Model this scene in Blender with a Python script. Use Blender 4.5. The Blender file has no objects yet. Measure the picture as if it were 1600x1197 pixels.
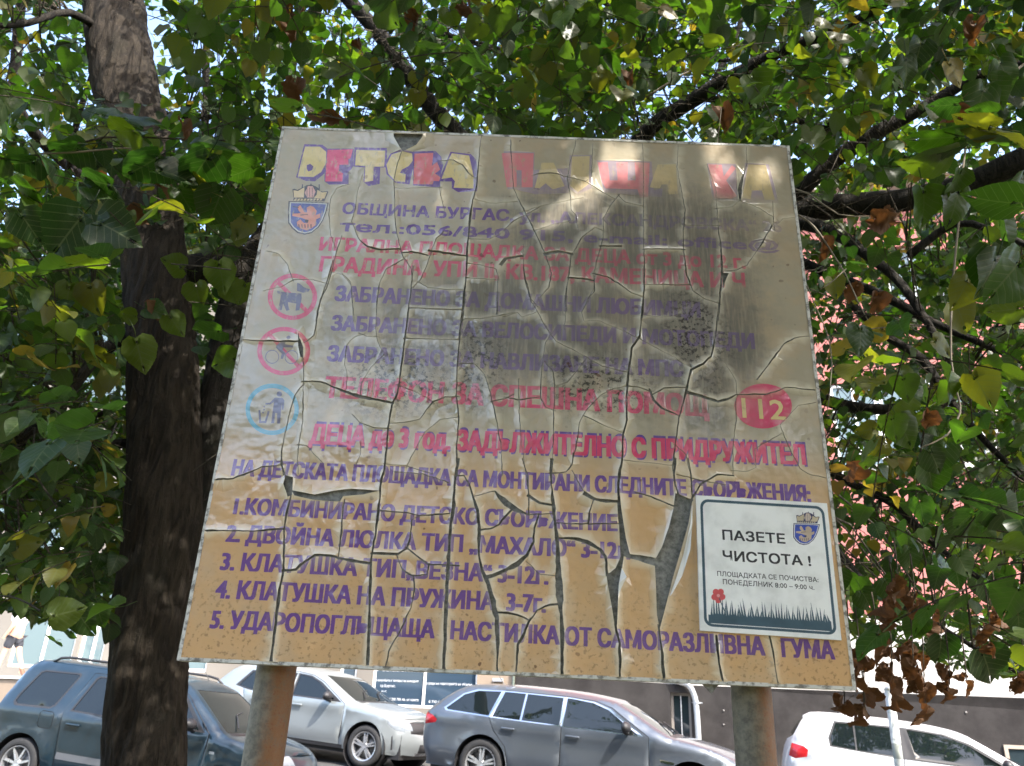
import bpy, bmesh, math, random
import numpy as np
from mathutils import Vector, Matrix, geometry, noise
from mathutils.bvhtree import BVHTree
from mathutils.kdtree import KDTree

SC = bpy.context.scene
COL = SC.collection
R_ = math.radians

# ------------------------------------------------------------------ camera
# orientation and eye were solved from the four corners of the square notice board
FPX, CX, CY = 1240.0, 800.0, 598.5
ax = Vector((0.99913680, 0.04070417, -0.00829766)).normalized()
dn = Vector((-0.04131, 0.91654, -0.39778)); dn = (dn - ax * ax.dot(dn)).normalized()
fw = ax.cross(dn)
EYE = Vector((0, 0, 1.45))

def c2w(v):
    return Vector((v.dot(ax), v.dot(fw), -v.dot(dn)))

def ray(px, py):
    return c2w(Vector(((px - CX) / FPX, (py - CY) / FPX, 1.0)))

def atY(px, py, Y):
    r = ray(px, py)
    return EYE + r * (Y / r.y)

def proj(p):
    d = Vector(p) - EYE
    c = ax * d.x + fw * d.y - dn * d.z
    return CX + FPX * c.x / c.z, CY + FPX * c.y / c.z, c.z

cam = bpy.data.cameras.new('camera')
camo = bpy.data.objects.new('camera', cam); COL.objects.link(camo)
cam.sensor_width = 36; cam.lens = 36 * FPX / 1600; cam.clip_end = 2000; cam.clip_start = 0.05
rt, up, bk = c2w(Vector((1, 0, 0))), c2w(Vector((0, -1, 0))), c2w(Vector((0, 0, -1)))
M = Matrix((rt, up, bk)).transposed().to_4x4(); M.translation = EYE
camo.matrix_world = M
cam.dof.use_dof = True; cam.dof.focus_distance = 1.75; cam.dof.aperture_fstop = 11
SC.camera = camo

# ------------------------------------------------------------------ light
SUN = Vector((0.50, -0.62, 0.88)).normalized()
W = bpy.data.worlds.new('World'); SC.world = W; W.use_nodes = True
nt = W.node_tree
sky = nt.nodes.new('ShaderNodeTexSky'); sky.sky_type = 'NISHITA'; sky.sun_disc = False
sky.sun_elevation = math.asin(SUN.z); sky.sun_rotation = math.atan2(SUN.x, SUN.y)
sky.air_density = 1.0; sky.dust_density = 3.0; sky.ozone_density = 0.4
nt.links.new(sky.outputs[0], nt.nodes['Background'].inputs[0])
nt.nodes['Background'].inputs[1].default_value = 0.15
sl = bpy.data.lights.new('sun', 'SUN'); sl.energy = 2.0; sl.angle = R_(0.5); sl.color = (1, 0.95, 0.87)
so = bpy.data.objects.new('sun', sl); COL.objects.link(so)
so.rotation_euler = SUN.to_track_quat('Z', 'Y').to_euler(); so.location = (0, 0, 20)
SC.view_settings.view_transform = 'Standard'; SC.view_settings.look = 'None'
SC.view_settings.gamma = 1; SC.view_settings.use_curve_mapping = False
SC.view_settings.exposure = 2.62
SC.cycles.max_bounces = 8; SC.cycles.transparent_max_bounces = 8
SC.cycles.diffuse_bounces = 3; SC.cycles.glossy_bounces = 3

# ------------------------------------------------------------------ helpers
def srgb(r, g, b):
    f = lambda c: ((c / 255 + .055) / 1.055) ** 2.4 if c > 10 else c / 255 / 12.92
    return (f(r), f(g), f(b), 1)

class N:
    """tiny node-building helper"""
    def __init__(s, name):
        s.m = bpy.data.materials.new(name); s.m.use_nodes = True
        s.t = s.m.node_tree; s.b = s.t.nodes['Principled BSDF']; s.out = s.t.nodes['Material Output']
        s.b.inputs['Specular IOR Level'].default_value = .4
    def put(s, sock, v):
        if hasattr(v, 'is_output'): s.t.links.new(v, sock)
        elif isinstance(v, (tuple, list)) and len(v) == 3 and len(sock.default_value) == 4: sock.default_value = (*v, 1)
        else: sock.default_value = v
    def set(s, **k):
        for a, v in k.items(): s.put(s.b.inputs[a.replace('_', ' ')], v)
        return s
    def tc(s, k='Object'): return s.t.nodes.new('ShaderNodeTexCoord').outputs[k]
    def attr(s, n, o='Fac'):
        a = s.t.nodes.new('ShaderNodeAttribute'); a.attribute_name = n; return a.outputs[o]
    def mapv(s, v, sc=(1, 1, 1), loc=(0, 0, 0), rot=(0, 0, 0)):
        n = s.t.nodes.new('ShaderNodeMapping'); s.put(n.inputs[0], v)
        n.inputs['Scale'].default_value = sc; n.inputs['Location'].default_value = loc; n.inputs['Rotation'].default_value = rot
        return n.outputs[0]
    def noise(s, v, sc=5, det=4, rough=.55, o='Fac', dist=0):
        n = s.t.nodes.new('ShaderNodeTexNoise'); s.put(n.inputs['Vector'], v)
        n.inputs['Scale'].default_value = sc; n.inputs['Detail'].default_value = det
        n.inputs['Roughness'].default_value = rough; n.inputs['Distortion'].default_value = dist
        return n.outputs[0 if o == 'Fac' else 1]
    def voro(s, v, sc=5, feat='F1', o='Distance'):
        n = s.t.nodes.new('ShaderNodeTexVoronoi'); s.put(n.inputs['Vector'], v); n.feature = feat
        n.inputs['Scale'].default_value = sc; return n.outputs[o]
    def wave(s, v, sc=5, dist=2, det=2):
        n = s.t.nodes.new('ShaderNodeTexWave'); s.put(n.inputs['Vector'], v)
        n.inputs['Scale'].default_value = sc; n.inputs['Distortion'].default_value = dist; n.inputs['Detail'].default_value = det
        return n.outputs['Fac']
    def ramp(s, f, a, b, lo=0.0, hi=1.0):
        n = s.t.nodes.new('ShaderNodeMapRange'); n.interpolation_type = 'SMOOTHSTEP'
        s.put(n.inputs[0], f)
        for i, x in enumerate((a, b, lo, hi)): s.put(n.inputs[i + 1], x)
        return n.outputs[0]
    def math(s, op, a, b=0.0):
        n = s.t.nodes.new('ShaderNodeMath'); n.operation = op; s.put(n.inputs[0], a); s.put(n.inputs[1], b)
        return n.outputs[0]
    def mix(s, f, a, b, bt='MIX'):
        n = s.t.nodes.new('ShaderNodeMix'); n.data_type = 'RGBA'; n.blend_type = bt
        s.put(n.inputs['Factor'], f); s.put(n.inputs[6], a); s.put(n.inputs[7], b)
        return n.outputs[2]
    def sep(s, v):
        n = s.t.nodes.new('ShaderNodeSeparateXYZ'); s.put(n.inputs[0], v); return n.outputs
    def bump(s, h, st=.3, d=.01):
        n = s.t.nodes.new('ShaderNodeBump'); n.inputs['Strength'].default_value = st; n.inputs['Distance'].default_value = d
        s.put(n.inputs['Height'], h); s.t.links.new(n.outputs[0], s.b.inputs['Normal']); return n.outputs[0]

def simple(name, col, rough=.6, metal=0, var=.12, sc=8, bump=0, coat=0, spec=.4):
    k = N(name); tc = k.tc()
    c = k.mix(k.noise(tc, sc, 5, .6), tuple(x * (1 - var) for x in col[:3]), tuple(min(1, x * (1 + var)) for x in col[:3]))
    k.set(Base_Color=c, Roughness=k.ramp(k.noise(tc, sc * 2, 3), .3, .7, rough * .85, min(1, rough * 1.15)), Metallic=metal, Coat_Weight=coat, Coat_Roughness=.03)
    k.b.inputs['Specular IOR Level'].default_value = spec
    if bump: k.bump(k.noise(tc, sc * 6, 4), bump, .01)
    return k.m

def mesh(name, verts, faces, mats=None, parent=None, smooth=False, mi=None, link=True):
    me = bpy.data.meshes.new(name); me.from_pydata([tuple(v) for v in verts], [], [tuple(f) for f in faces])
    for m in (mats or []): me.materials.append(m)
    if mi is not None: me.polygons.foreach_set('material_index', mi)
    if smooth: me.polygons.foreach_set('use_smooth', [True] * len(me.polygons))
    me.update()
    o = bpy.data.objects.new(name, me)
    if link: COL.objects.link(o)
    if parent: o.parent = parent
    return o

def empty(name, loc=(0, 0, 0), rz=0, parent=None):
    o = bpy.data.objects.new(name, None); COL.objects.link(o); o.location = loc; o.rotation_euler = (0, 0, rz)
    o.empty_display_size = .1
    if parent: o.parent = parent
    return o

def tag(o, label=None, cat=None, group=None, kind=None):
    if label: o['label'] = label
    if cat: o['category'] = cat
    if group: o['group'] = group
    if kind: o['kind'] = kind
    return o

class MB:
    def __init__(s): s.v = []; s.f = []
    def add(s, v, f):
        n = len(s.v); s.v += [tuple(x) for x in v]; s.f += [tuple(i + n for i in q) for q in f]; return s
    def box(s, x0, y0, z0, x1, y1, z1, bev=0):
        if bev <= 0:
            v = [(x, y, z) for z in (z0, z1) for y in (y0, y1) for x in (x0, x1)]
            return s.add(v, [(0, 2, 3, 1), (4, 5, 7, 6), (0, 1, 5, 4), (2, 6, 7, 3), (0, 4, 6, 2), (1, 3, 7, 5)])
        bm = bmesh.new(); bmesh.ops.create_cube(bm, size=1)
        for q in bm.verts: q.co = Vector(((x0 + x1) / 2 + q.co.x * (x1 - x0), (y0 + y1) / 2 + q.co.y * (y1 - y0), (z0 + z1) / 2 + q.co.z * (z1 - z0)))
        bmesh.ops.bevel(bm, geom=list(bm.edges), offset=bev, segments=2, affect='EDGES', profile=.5)
        bm.verts.index_update()
        s.add([q.co[:] for q in bm.verts], [[w.index for w in f.verts] for f in bm.faces]); bm.free(); return s
    def tube(s, pts, rad, n=8, cap=True):
        pts = [Vector(p) for p in pts]
        if not hasattr(rad, '__len__'): rad = [rad] * len(pts)
        vs = []; ref = None
        for i, p in enumerate(pts):
            d = (pts[min(i + 1, len(pts) - 1)] - pts[max(i - 1, 0)])
            d = d.normalized() if d.length > 1e-9 else Vector((0, 0, 1))
            if ref is None: ref = d.orthogonal().normalized()
            a = (ref - d * ref.dot(d))
            a = a.normalized() if a.length > 1e-6 else d.orthogonal().normalized()
            ref = a; b = d.cross(a)
            for k in range(n):
                t = 2 * math.pi * k / n; vs.append(p + (a * math.cos(t) + b * math.sin(t)) * rad[i])
        fs = [(i * n + k, i * n + (k + 1) % n, (i + 1) * n + (k + 1) % n, (i + 1) * n + k) for i in range(len(pts) - 1) for k in range(n)]
        if cap: fs += [tuple(range(n - 1, -1, -1)), tuple((len(pts) - 1) * n + k for k in range(n))]
        return s.add(vs, fs)
    def lathe(s, prof, M4, n=24):
        """profile (r, h) turned about local z, placed by matrix"""
        vs = [M4 @ Vector((r * math.cos(2 * math.pi * k / n), r * math.sin(2 * math.pi * k / n), h)) for r, h in prof for k in range(n)]
        fs = [(i * n + k, i * n + (k + 1) % n, (i + 1) * n + (k + 1) % n, (i + 1) * n + k) for i in range(len(prof) - 1) for k in range(n)]
        return s.add(vs, fs)
    def build(s, name, mat, parent=None, smooth=False):
        return mesh(name, s.v, s.f, [mat] if mat else None, parent, smooth)

def pip(P, poly):
    """even-odd point in polygon, P (n,2)"""
    poly = np.asarray(poly, float); x, y = P[:, 0], P[:, 1]
    ins = np.zeros(len(P), bool)
    x0, y0 = poly.min(0); x1, y1 = poly.max(0)
    idx = np.nonzero((x >= x0) & (x <= x1) & (y >= y0) & (y <= y1))[0]
    if not len(idx): return ins
    X, Y = x[idx], y[idx]; r = np.zeros(len(idx), bool)
    j = len(poly) - 1
    for i in range(len(poly)):
        xi, yi = poly[i]; xj, yj = poly[j]
        if yi != yj:
            r ^= ((yi > Y) != (yj > Y)) & (X < (xj - xi) * (Y - yi) / (yj - yi) + xi)
        j = i
    ins[idx] = r
    return ins

def ribbon(pts, w, ext=0.0):
    """closed polygon of a polyline with per-point widths"""
    P = [Vector(p) for p in pts]
    if not hasattr(w, '__len__'): w = [w] * len(P)
    elif len(w) != len(P):
        w = list(np.interp(np.linspace(0, 1, len(P)), np.linspace(0, 1, len(w)), w))
    if ext:
        P[0] = P[0] + (P[0] - P[1]).normalized() * ext; P[-1] = P[-1] + (P[-1] - P[-2]).normalized() * ext
    L, Rr = [], []
    for i, p in enumerate(P):
        d = (P[min(i + 1, len(P) - 1)] - P[max(i - 1, 0)]).normalized(); n = Vector((-d.y, d.x))
        L.append(p + n * w[i] / 2); Rr.append(p - n * w[i] / 2)
    return [tuple(v) for v in L + Rr[::-1]]

def disc(c, r, n=28, ry=None):
    return [(c[0] + r * math.cos(2 * math.pi * k / n), c[1] + (ry or r) * math.sin(2 * math.pi * k / n)) for k in range(n)]

def cdt(points, polys, extra_edges=None, extra_verts=None):
    """constrained triangulation of free points plus closed polygons"""
    V = [Vector(p) for p in points]; Ed = []
    for pl in polys:
        n = len(V); V += [Vector(p) for p in pl]; Ed += [(n + i, n + (i + 1) % len(pl)) for i in range(len(pl))]
    if extra_verts is not None:
        n = len(V); V += [Vector(p) for p in extra_verts]; Ed += [(a + n, b + n) for a, b in extra_edges]
    o = geometry.delaunay_2d_cdt(V, Ed, [], 0, 1e-6, False)
    VV = np.array([tuple(v) for v in o[0]]); FF = np.array([tuple(f) for f in o[2]])
    a, b, c = VV[FF[:, 0]], VV[FF[:, 1]], VV[FF[:, 2]]
    ar = (b[:, 0] - a[:, 0]) * (c[:, 1] - a[:, 1]) - (b[:, 1] - a[:, 1]) * (c[:, 0] - a[:, 0])
    FF[ar < 0] = FF[ar < 0][:, ::-1]
    FF = FF[np.abs(ar) > 1e-10]
    return VV, FF, (VV[FF[:, 0]] + VV[FF[:, 1]] + VV[FF[:, 2]]) / 3

def raw_text(body, res=2):
    c = bpy.data.curves.new('tmp', 'FONT'); c.body = body; c.resolution_u = res; c.size = 1
    o = bpy.data.objects.new('tmp', c); COL.objects.link(o)
    me = o.evaluated_get(bpy.context.evaluated_depsgraph_get()).to_mesh()
    V = np.array([v.co[:2] for v in me.vertices]); F = [tuple(p.vertices) for p in me.polygons]
    bpy.data.objects.remove(o); bpy.data.curves.remove(c); return V, F

def text_geo(body, offset=0.0, res=2):
    """vertices, triangles and outline edges of a line of print in font units"""
    V, F = raw_text(body.replace('Ъ', 'Ь'), res)
    for i, ch in enumerate(body):        # the hard sign is drawn as a soft sign with its bar added
        if ch == 'Ъ':
            r = raw_text(body[:i].replace('Ъ', 'Ь') + 'Ь', 1)[0][:, 0].max(); s1 = raw_text('Ь', 1)[0]; l = r - (s1[:, 0].max() - s1[:, 0].min())
            n = len(V); H = s1[:, 1].max(); V = np.vstack([V, [(l - .13, H - .075), (l + .05, H - .075), (l + .05, H), (l - .13, H)]]); F = F + [(n, n+1, n+2), (n, n+2, n+3)]
    cnt = {}
    for f in F:
        for i in range(len(f)):
            e = tuple(sorted((f[i], f[(i + 1) % len(f)]))); cnt[e] = cnt.get(e, 0) + 1
    return V, F, [e for e, n in cnt.items() if n == 1]
CAPH = text_geo('Н')[0][:, 1].max()
# ------------------------------------------------------------------ the notice board
# board plane: solved corner rays meet Y = BY; the board is 1 m square
TLw = EYE + c2w(Vector((-0.45383849, -0.50674374, 1.5808)))
BY = TLw.y
SU0, SV0 = TLw.x, TLw.z - 1.0          # lower left corner of the board

def uv(px, py):
    p = atY(px, py, BY); return (p.x - SU0, p.z - SV0)

CROP = {'A': (420, 190, 3.8095), 'B': (820, 200, 3.721), 'C': (370, 410, 3.628), 'D': (790, 420, 3.2), 'E': (270, 700, 3.149),
        'F': (680, 720, 3.325), 'G': (1060, 740, 3.42), 'P': (380, 420, 4.271), 'S': (430, 270, 10.88), 'H': (440, 220, 5.0), 'I': (740, 220, 3.2), 'X': (0, 0, 1)}
def cu(tagc, pts):
    x0, y0, s = CROP[tagc]; return [uv(x0 + x / s, y0 + y / s) for x, y in pts]

PXM = 1 / 1000.0   # about one photo pixel on the board, in metres

CRACKS = [
 ('A', (1, 1.2, 1.5, 2.5, 3.5, 4, 3.5, 3, 2.5, 2.5, 2.5), [(1265,95),(1255,170),(1245,300),(1235,400),(1210,490),(1195,600),(1185,720),(1180,800),(1175,930),(1165,1050),(1155,1181)]),
 ('A', (1.2, 1.5, 1.6), [(790,190),(765,260),(745,360),(750,470),(752,600),(765,680),(785,760),(800,810),(850,880),(855,960),(835,1080),(825,1181)]),
 ('A', 1.1, [(470,380),(405,400),(370,460),(360,560),(370,680),(395,750)]),
 ('A', (1, 1, 1.2, 1.3, 3.4, 2.6), [(555,330),(530,420),(515,520),(495,600),(515,650),(540,710),(590,750),(660,768),(775,762)]),
 ('A', 1.9, [(435,690),(405,780),(375,900),(345,1000),(310,1060),(285,1181)]),
 ('A', 1.2, [(0,775),(60,790),(110,850),(145,945)]),
 ('A', (1, 2, 1.4), [(-20,1008),(80,985),(150,945),(250,942),(350,968)]),
 ('A', .9, [(375,902),(450,915),(490,960),(500,1060),(505,1181)]),
 ('A', (1, 1.2, 2.5), [(640,1181),(645,1060),(660,960),(700,880),(780,835),(800,825)]),
 ('A', 2, [(800,785),(850,780),(940,800)]),
 ('A', 1.7, [(1035,665),(1000,700),(970,770),(945,850),(900,950),(865,985)]),
 ('A', 2, [(960,775),(1050,790),(1175,806)]),
 ('A', 1, [(895,960),(950,990),(1060,1003),(1155,1003)]),
 ('A', 1.2, [(845,1110),(940,1118),(1145,1125)]),
 ('A', 1.6, [(1185,850),(1260,858),(1350,880),(1365,920),(1360,1030),(1358,1140)]),
 ('A', 1.2, [(1180,935),(1360,943)]),
 ('A', 1.0, [(755,400),(900,397),(1020,395)]), ('A', 1.2, [(1015,395),(1030,470),(1045,525)]),
 ('A', (1, 2.2, 2.2, 1), [(1030,238),(1100,238),(1150,265),(1190,315),(1225,340)]),
 ('A', 1.1, [(1440,120),(1440,180),(1450,300),(1455,400),(1500,500),(1570,620)]),
 ('A', .9, [(1235,470),(1330,490),(1470,480)]),
 ('A', .8, [(1195,700),(1300,705),(1380,670),(1450,600),(1600,520)]),
 ('A', 2.6, [(1385,850),(1410,820),(1505,802)]),
 ('A', 1, [(1515,740),(1515,850),(1530,950),(1560,1060),(1595,1100)]),
 ('B', (1.8, 2.4, 2, 1.2), [(-30,430),(0,490),(60,610),(120,740),(155,850),(140,930),(90,985)]),
 ('B', (1, 3.5, 4.5, 3.5, 1), [(50,278),(100,268),(150,266),(190,272),(225,284)]),
 ('B', (1, 1, 1.5, 1.2), [(225,284),(350,312),(430,365),(515,412)]),
 ('B', 1.2, [(295,85),(295,100),(265,200),(245,300),(265,400),(270,480),(300,520),(305,575)]),
 ('B', .9, [(395,100),(390,210),(385,290),(350,315)]),
 ('B', 1, [(0,488),(120,450),(330,410)]),
 ('B', 1.6, [(545,395),(500,450),(455,530),(455,640),(440,690),(415,780),(400,860),(405,950),(370,990)]),
 ('B', 1.4, [(545,395),(580,435),(680,458)]),
 ('B', 1.6, [(450,600),(410,580),(330,640),(300,700),(270,740),(255,860),(235,985),(240,1050)]),
 ('B', 1, [(60,600),(160,565),(270,545)]), ('B', 2.8, [(120,735),(190,720),(270,735)]), ('B', 1.8, [(260,875),(330,880),(395,890)]),
 ('B', (2.5, 3, 1.5), [(400,850),(480,870),(560,920),(620,965),(680,985)]),
 ('B', (.8, 1, 1.6, 2.6), [(685,95),(685,130),(690,300),(688,460),(690,700),(695,860),(690,980),(680,1100)]),
 ('B', 1.5, [(690,710),(920,712)]), ('B', 1.9, [(695,915),(950,915)]), ('B', 1.6, [(440,690),(550,692)]),
 ('B', (1, 1.2, 1.6, 2.2, 3, 2, 1.8), [(890,100),(885,230),(915,400),(930,480),(920,600),(920,720),(940,860),(975,950),(1050,1000),(1130,1025)]),
 ('B', .8, [(915,570),(1125,570)]),
 ('B', (1, 1, 1.3, 2, 4.2, 3, 1.8), [(1060,220),(1110,360),(1115,470),(1125,600),(1140,700),(1145,840),(1135,960),(1125,1116)]),
 ('B', (1, 2, 7, 7, 1.5), [(1290,205),(1275,260),(1258,310),(1248,350),(1250,420)]), ('B', .9, [(1285,105),(1290,205)]),
 ('B', 1.1, [(1115,472),(1200,462),(1250,425),(1350,465),(1440,520),(1450,590)]),
 ('B', 2, [(1430,580),(1380,670),(1290,800),(1230,830),(1145,840)]),
 ('B', .9, [(1440,440),(1445,550),(1470,560),(1500,530),(1580,522)]),
 ('C', 2.2, [(1293,140),(1275,300),(1262,450),(1250,600),(1245,760),(1260,900),(1245,1050),(1250,1197)]),
 ('C', (2, 2.4, 3, 2.6), [(1000,30),(990,140),(975,270),(955,430),(935,580),(915,740),(880,810),(860,940),(850,1050),(840,1140),(835,1197)]),
 ('C', (2, 2.4, 2), [(545,0),(530,60),(500,150),(465,260),(450,360),(440,420),(390,455)]),
 ('C', (1.6, 1.3), [(378,545),(382,620),(380,700),(375,900),(355,1030),(345,1120),(350,1190)]),
 ('C', (1.2, 2.6), [(40,442),(180,450),(355,455)]),
 ('C', (1, 2, 3.5, 3, 2), [(380,678),(480,680),(560,715),(700,765),(880,800)]),
 ('C', 1.9, [(375,700),(330,760),(295,880),(275,970),(255,1080),(260,1140),(265,1197)]),
 ('C', .9, [(600,70),(650,130),(655,230),(670,330)]), ('C', .9, [(805,140),(795,250),(790,310),(790,400),(800,450),(830,520)]),
 ('C', 1.3, [(985,262),(1150,265),(1275,272)]), ('C', 1.3, [(955,432),(1100,437),(1265,443)]),
 ('C', 1.2, [(830,530),(760,600),(710,680),(700,760)]), ('C', 1, [(720,410),(660,430),(625,470),(612,580),(628,640),(620,730)]), ('C', 1, [(700,405),(740,420),(800,425)]),
 ('C', (1.2, 1.4, 3, 1.6), [(870,915),(960,910),(1040,890),(1075,840),(1110,795),(1180,768),(1245,765)]),
 ('C', 1, [(660,870),(700,910),(780,940),(860,945)]), ('C', 1, [(920,700),(1000,730),(1080,770),(1110,795)]),
 ('C', 1.1, [(1250,880),(1150,895),(1070,960),(1020,1050),(965,1155)]), ('C', 1.1, [(845,1145),(960,1155),(1100,1197)]),
 ('C', 1.1, [(1285,325),(1400,320),(1560,290)]),
 ('C', 1.5, [(1265,575),(1350,580),(1400,630),(1430,720),(1460,840),(1480,940),(1500,1050),(1505,1197)]),
 ('C', 2, [(1450,790),(1520,775),(1560,755)]), ('C', 1, [(355,1038),(395,1040),(440,1090),(480,1130)]), ('C', 1, [(705,1020),(700,1090),(680,1140)]),
 ('D', (2.5, 3, 3.4, 3, 2.6), [(690,0),(690,120),(680,230),(670,340),(630,400),(612,520),(605,620),(605,760),(585,830),(585,930),(570,1030),(565,1088)]),
 ('D', (2, 2, 2, 4.5, 2.5, 2, 2), [(1080,20),(1060,230),(1045,360),(1025,440),(985,480),(925,510),(900,620),(865,750),(845,900),(835,1000),(845,1080)]),
 ('D', 1.4, [(90,0),(100,80),(130,170),(160,220),(215,320),(250,365),(380,430),(480,490),(600,518)]),
 ('D', 1.1, [(320,0),(305,100),(295,300)]),
 ('D', 1.1, [(445,30),(440,100),(420,140),(380,220),(390,265),(460,260),(560,300),(660,350),(760,400),(850,450),(915,495)]),
 ('D', 1.1, [(0,240),(60,220),(80,245),(150,222)]), ('D', 1.1, [(690,235),(780,245),(860,235),(915,200)]),
 ('D', (1, 1, 2, 1.6), [(225,330),(200,370),(185,470),(175,560),(175,650),(200,695),(240,710)]),
 ('D', 1.2, [(65,560),(65,660),(70,760),(80,880),(95,980),(110,1088)]), ('D', 2, [(0,645),(65,658),(160,645)]),
 ('D', 1.3, [(205,480),(240,520),(245,590),(240,710),(238,850),(235,950),(230,1020)]), ('D', 1.3, [(250,588),(310,570),(350,520),(400,455)]),
 ('D', 1.5, [(230,1022),(300,1020),(330,985),(350,900),(370,770),(385,735),(430,680),(480,630),(540,600),(600,590),(660,592),(720,615)]),
 ('D', (3, 3.4, 2), [(720,610),(740,660),(780,700),(860,735)]), ('D', 1, [(735,630),(790,600),(900,595)]),
 ('D', 1.3, [(395,740),(480,780),(580,820)]), ('D', (3, 2.2, 1.6, 1.2), [(905,620),(980,640),(1060,668),(1110,655),(1150,632),(1300,630)]),
 ('D', 1, [(1100,480),(1150,560),(1155,630)]), ('D', (1.2, 2.5, 2), [(1510,340),(1440,350),(1390,380),(1330,460),(1260,550)]),
 ('D', 1, [(1300,630),(1365,610),(1400,595),(1535,608)]), ('D', 1.2, [(1540,672),(1460,685),(1420,730),(1370,780),(1400,860),(1440,940),(1470,1000),(1520,1030),(1590,1045)]),
 ('D', 1.2, [(1150,660),(1150,760),(1135,880),(1135,1030)]), ('D', 1.1, [(1135,1012),(1210,1015),(1250,995),(1245,900),(1370,830)]),
 ('D', 1.1, [(850,885),(900,930),(920,1020),(930,1088)]), ('D', 1.1, [(600,960),(700,970),(830,985)]),
 ('E', (1.5, 1.8, 3, 2.5, 2.5, 3, 4, 4.5), [(540,0),(535,80),(560,150),(585,240),(560,330),(550,400),(548,600),(530,700),(510,850),(500,930),(485,1050)]),
 ('E', (2.6, 2, 1.4), [(205,158),(300,155),(400,115),(440,95),(535,85)]),
 ('E', (2, 3, 3, 3.4, 4.2), [(1055,0),(1045,90),(1025,180),(1015,300),(1000,420),(975,550),(975,650),(970,800),(965,950),(958,1075)]),
 ('E', 2, [(150,408),(300,410),(400,412),(545,400)]), ('E', 2, [(845,265),(835,340),(830,420),(815,540)]),
 ('E', 2.8, [(550,605),(610,600),(650,560),(700,530),(770,530),(870,555),(965,568)]), ('E', 1.8, [(1020,310),(1150,320),(1220,335),(1354,325)]),
 ('E', (1.5, 2, 4, 2.5), [(1175,365),(1170,430),(1155,495),(1110,525),(985,520)]), ('E', 1, [(1220,335),(1180,350),(1175,365)]),
 ('E', 2, [(1155,495),(1210,540),(1260,575),(1400,580)]), ('E', 1.8, [(1105,535),(1130,600),(1180,630),(1250,625),(1260,580)]),
 ('E', 1.6, [(1185,640),(1190,700),(1170,790),(1130,880),(1090,950),(1065,1000),(1050,1065)]), ('E', 1.2, [(1100,120),(1230,130),(1310,155),(1350,170)]),
 ('F', (3, 4, 4, 5, 5, 5), [(120,0),(105,90),(95,250),(80,350),(70,500),(60,700),(55,850),(50,980),(45,1085)]),
 ('F', (2, 2, 3, 4, 4, 3, 4.5, 5, 6, 6, 4, 3.5, 3), [(110,80),(150,80),(175,120),(195,180),(220,260),(230,360),(225,480),(245,570),(275,640),(300,730),(320,820),(325,950),(322,1095)]),
 ('F', (1, 1, 2, 7, 8, 6, 2), [(205,185),(260,170),(310,160),(330,185),(370,225),(430,262),(480,280)]),
 ('F', 1.6, [(455,0),(480,80),(485,190),(485,270)]), ('F', (7, 4, 2.5), [(488,185),(540,220),(605,232)]), ('F', 1.6, [(480,280),(560,278),(610,275)]),
 ('F', 2.2, [(235,362),(290,355),(330,335),(350,310),(390,265)]),
 ('F', (3, 3, 4, 4, 5, 8, 8, 5, 4, 4), [(605,0),(600,80),(610,200),(620,300),(635,450),(640,600),(650,750),(660,900),(658,1000),(658,1110)]),
 ('F', 1.2, [(610,68),(680,60),(710,20),(715,-30)]), ('F', (5, 4, 3), [(780,175),(830,205),(940,215)]), ('F', 2, [(820,210),(800,270),(795,320)]), ('F', 1, [(715,60),(780,175)]),
 ('F', (2, 3, 3.4), [(970,0),(950,80),(950,200)]), ('F', (3, 3, 3.4), [(935,860),(955,950),(960,1030),(958,1130)]),
 ('F', (2, 3.5, 4, 4, 5), [(635,402),(720,405),(790,425),(860,465),(885,500),(890,590)]), ('F', (6, 9, 8), [(1000,496),(1060,505),(1140,528)]),
 ('F', (3.5, 3.5), [(1160,865),(1175,980),(1180,1060),(1187,1150)]), ('F', 2.6, [(1245,0),(1240,100),(1260,175)]), ('F', 1.6, [(1315,0),(1330,100),(1335,200)]),
 ('F', 2, [(1330,200),(1380,120),(1463,75),(1540,80)]), ('F', (4, 5, 3, 2), [(275,605),(350,580),(430,535),(480,490),(510,420),(515,350),(535,290)]),
 ('F', 2.6, [(325,790),(400,795),(460,815),(490,830),(530,780),(570,755),(645,745)]), ('F', 2.6, [(490,830),(460,900),(430,960),(420,1100)]),
 ('F', 1.6, [(630,325),(760,330),(955,328)]), ('F', 1.6, [(1050,170),(1120,190),(1230,235)]), ('F', .8, [(480,530),(540,590),(630,600)]),
 ('G', 2.2, [(200,880),(205,960),(235,1120)]), ('G', 1.8, [(475,840),(500,950),(530,1135)]),
 ('G', 1.1, [(0,10),(120,40),(240,60)]),
]
HOLES = [
 ('A', [(745,80),(745,100),(780,160),(800,185),(880,150),(918,100),(918,85)]),
 ('B', [(1145,845),(1185,848),(1165,890),(1150,940)]),
 ('C', [(350,405),(352,480),(365,545),(382,548),(382,490),(362,440)]),
 ('E', [(560,140),(597,150),(592,235),(570,245),(548,180)]),
 ('E', [(590,213),(700,232),(800,212),(880,203),(1020,213),(940,232),(840,240),(825,266),(770,264),(690,257),(600,238)]),
 ('F', [(955,150),(943,220),(953,340),(963,505),(1012,492),(988,400),(966,260)]),
 ('F', [(963,498),(978,503),(967,580),(952,650),(947,750),(943,850),(935,885),(915,760),(893,640),(888,590),(905,585),(935,560)]),
 ('F', [(1245,170),(1335,205),(1312,330),(1270,480),(1230,620),(1190,780),(1165,875),(1150,800),(1145,650),(1138,520),(1175,450),(1210,350),(1235,250)]),
]

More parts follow.
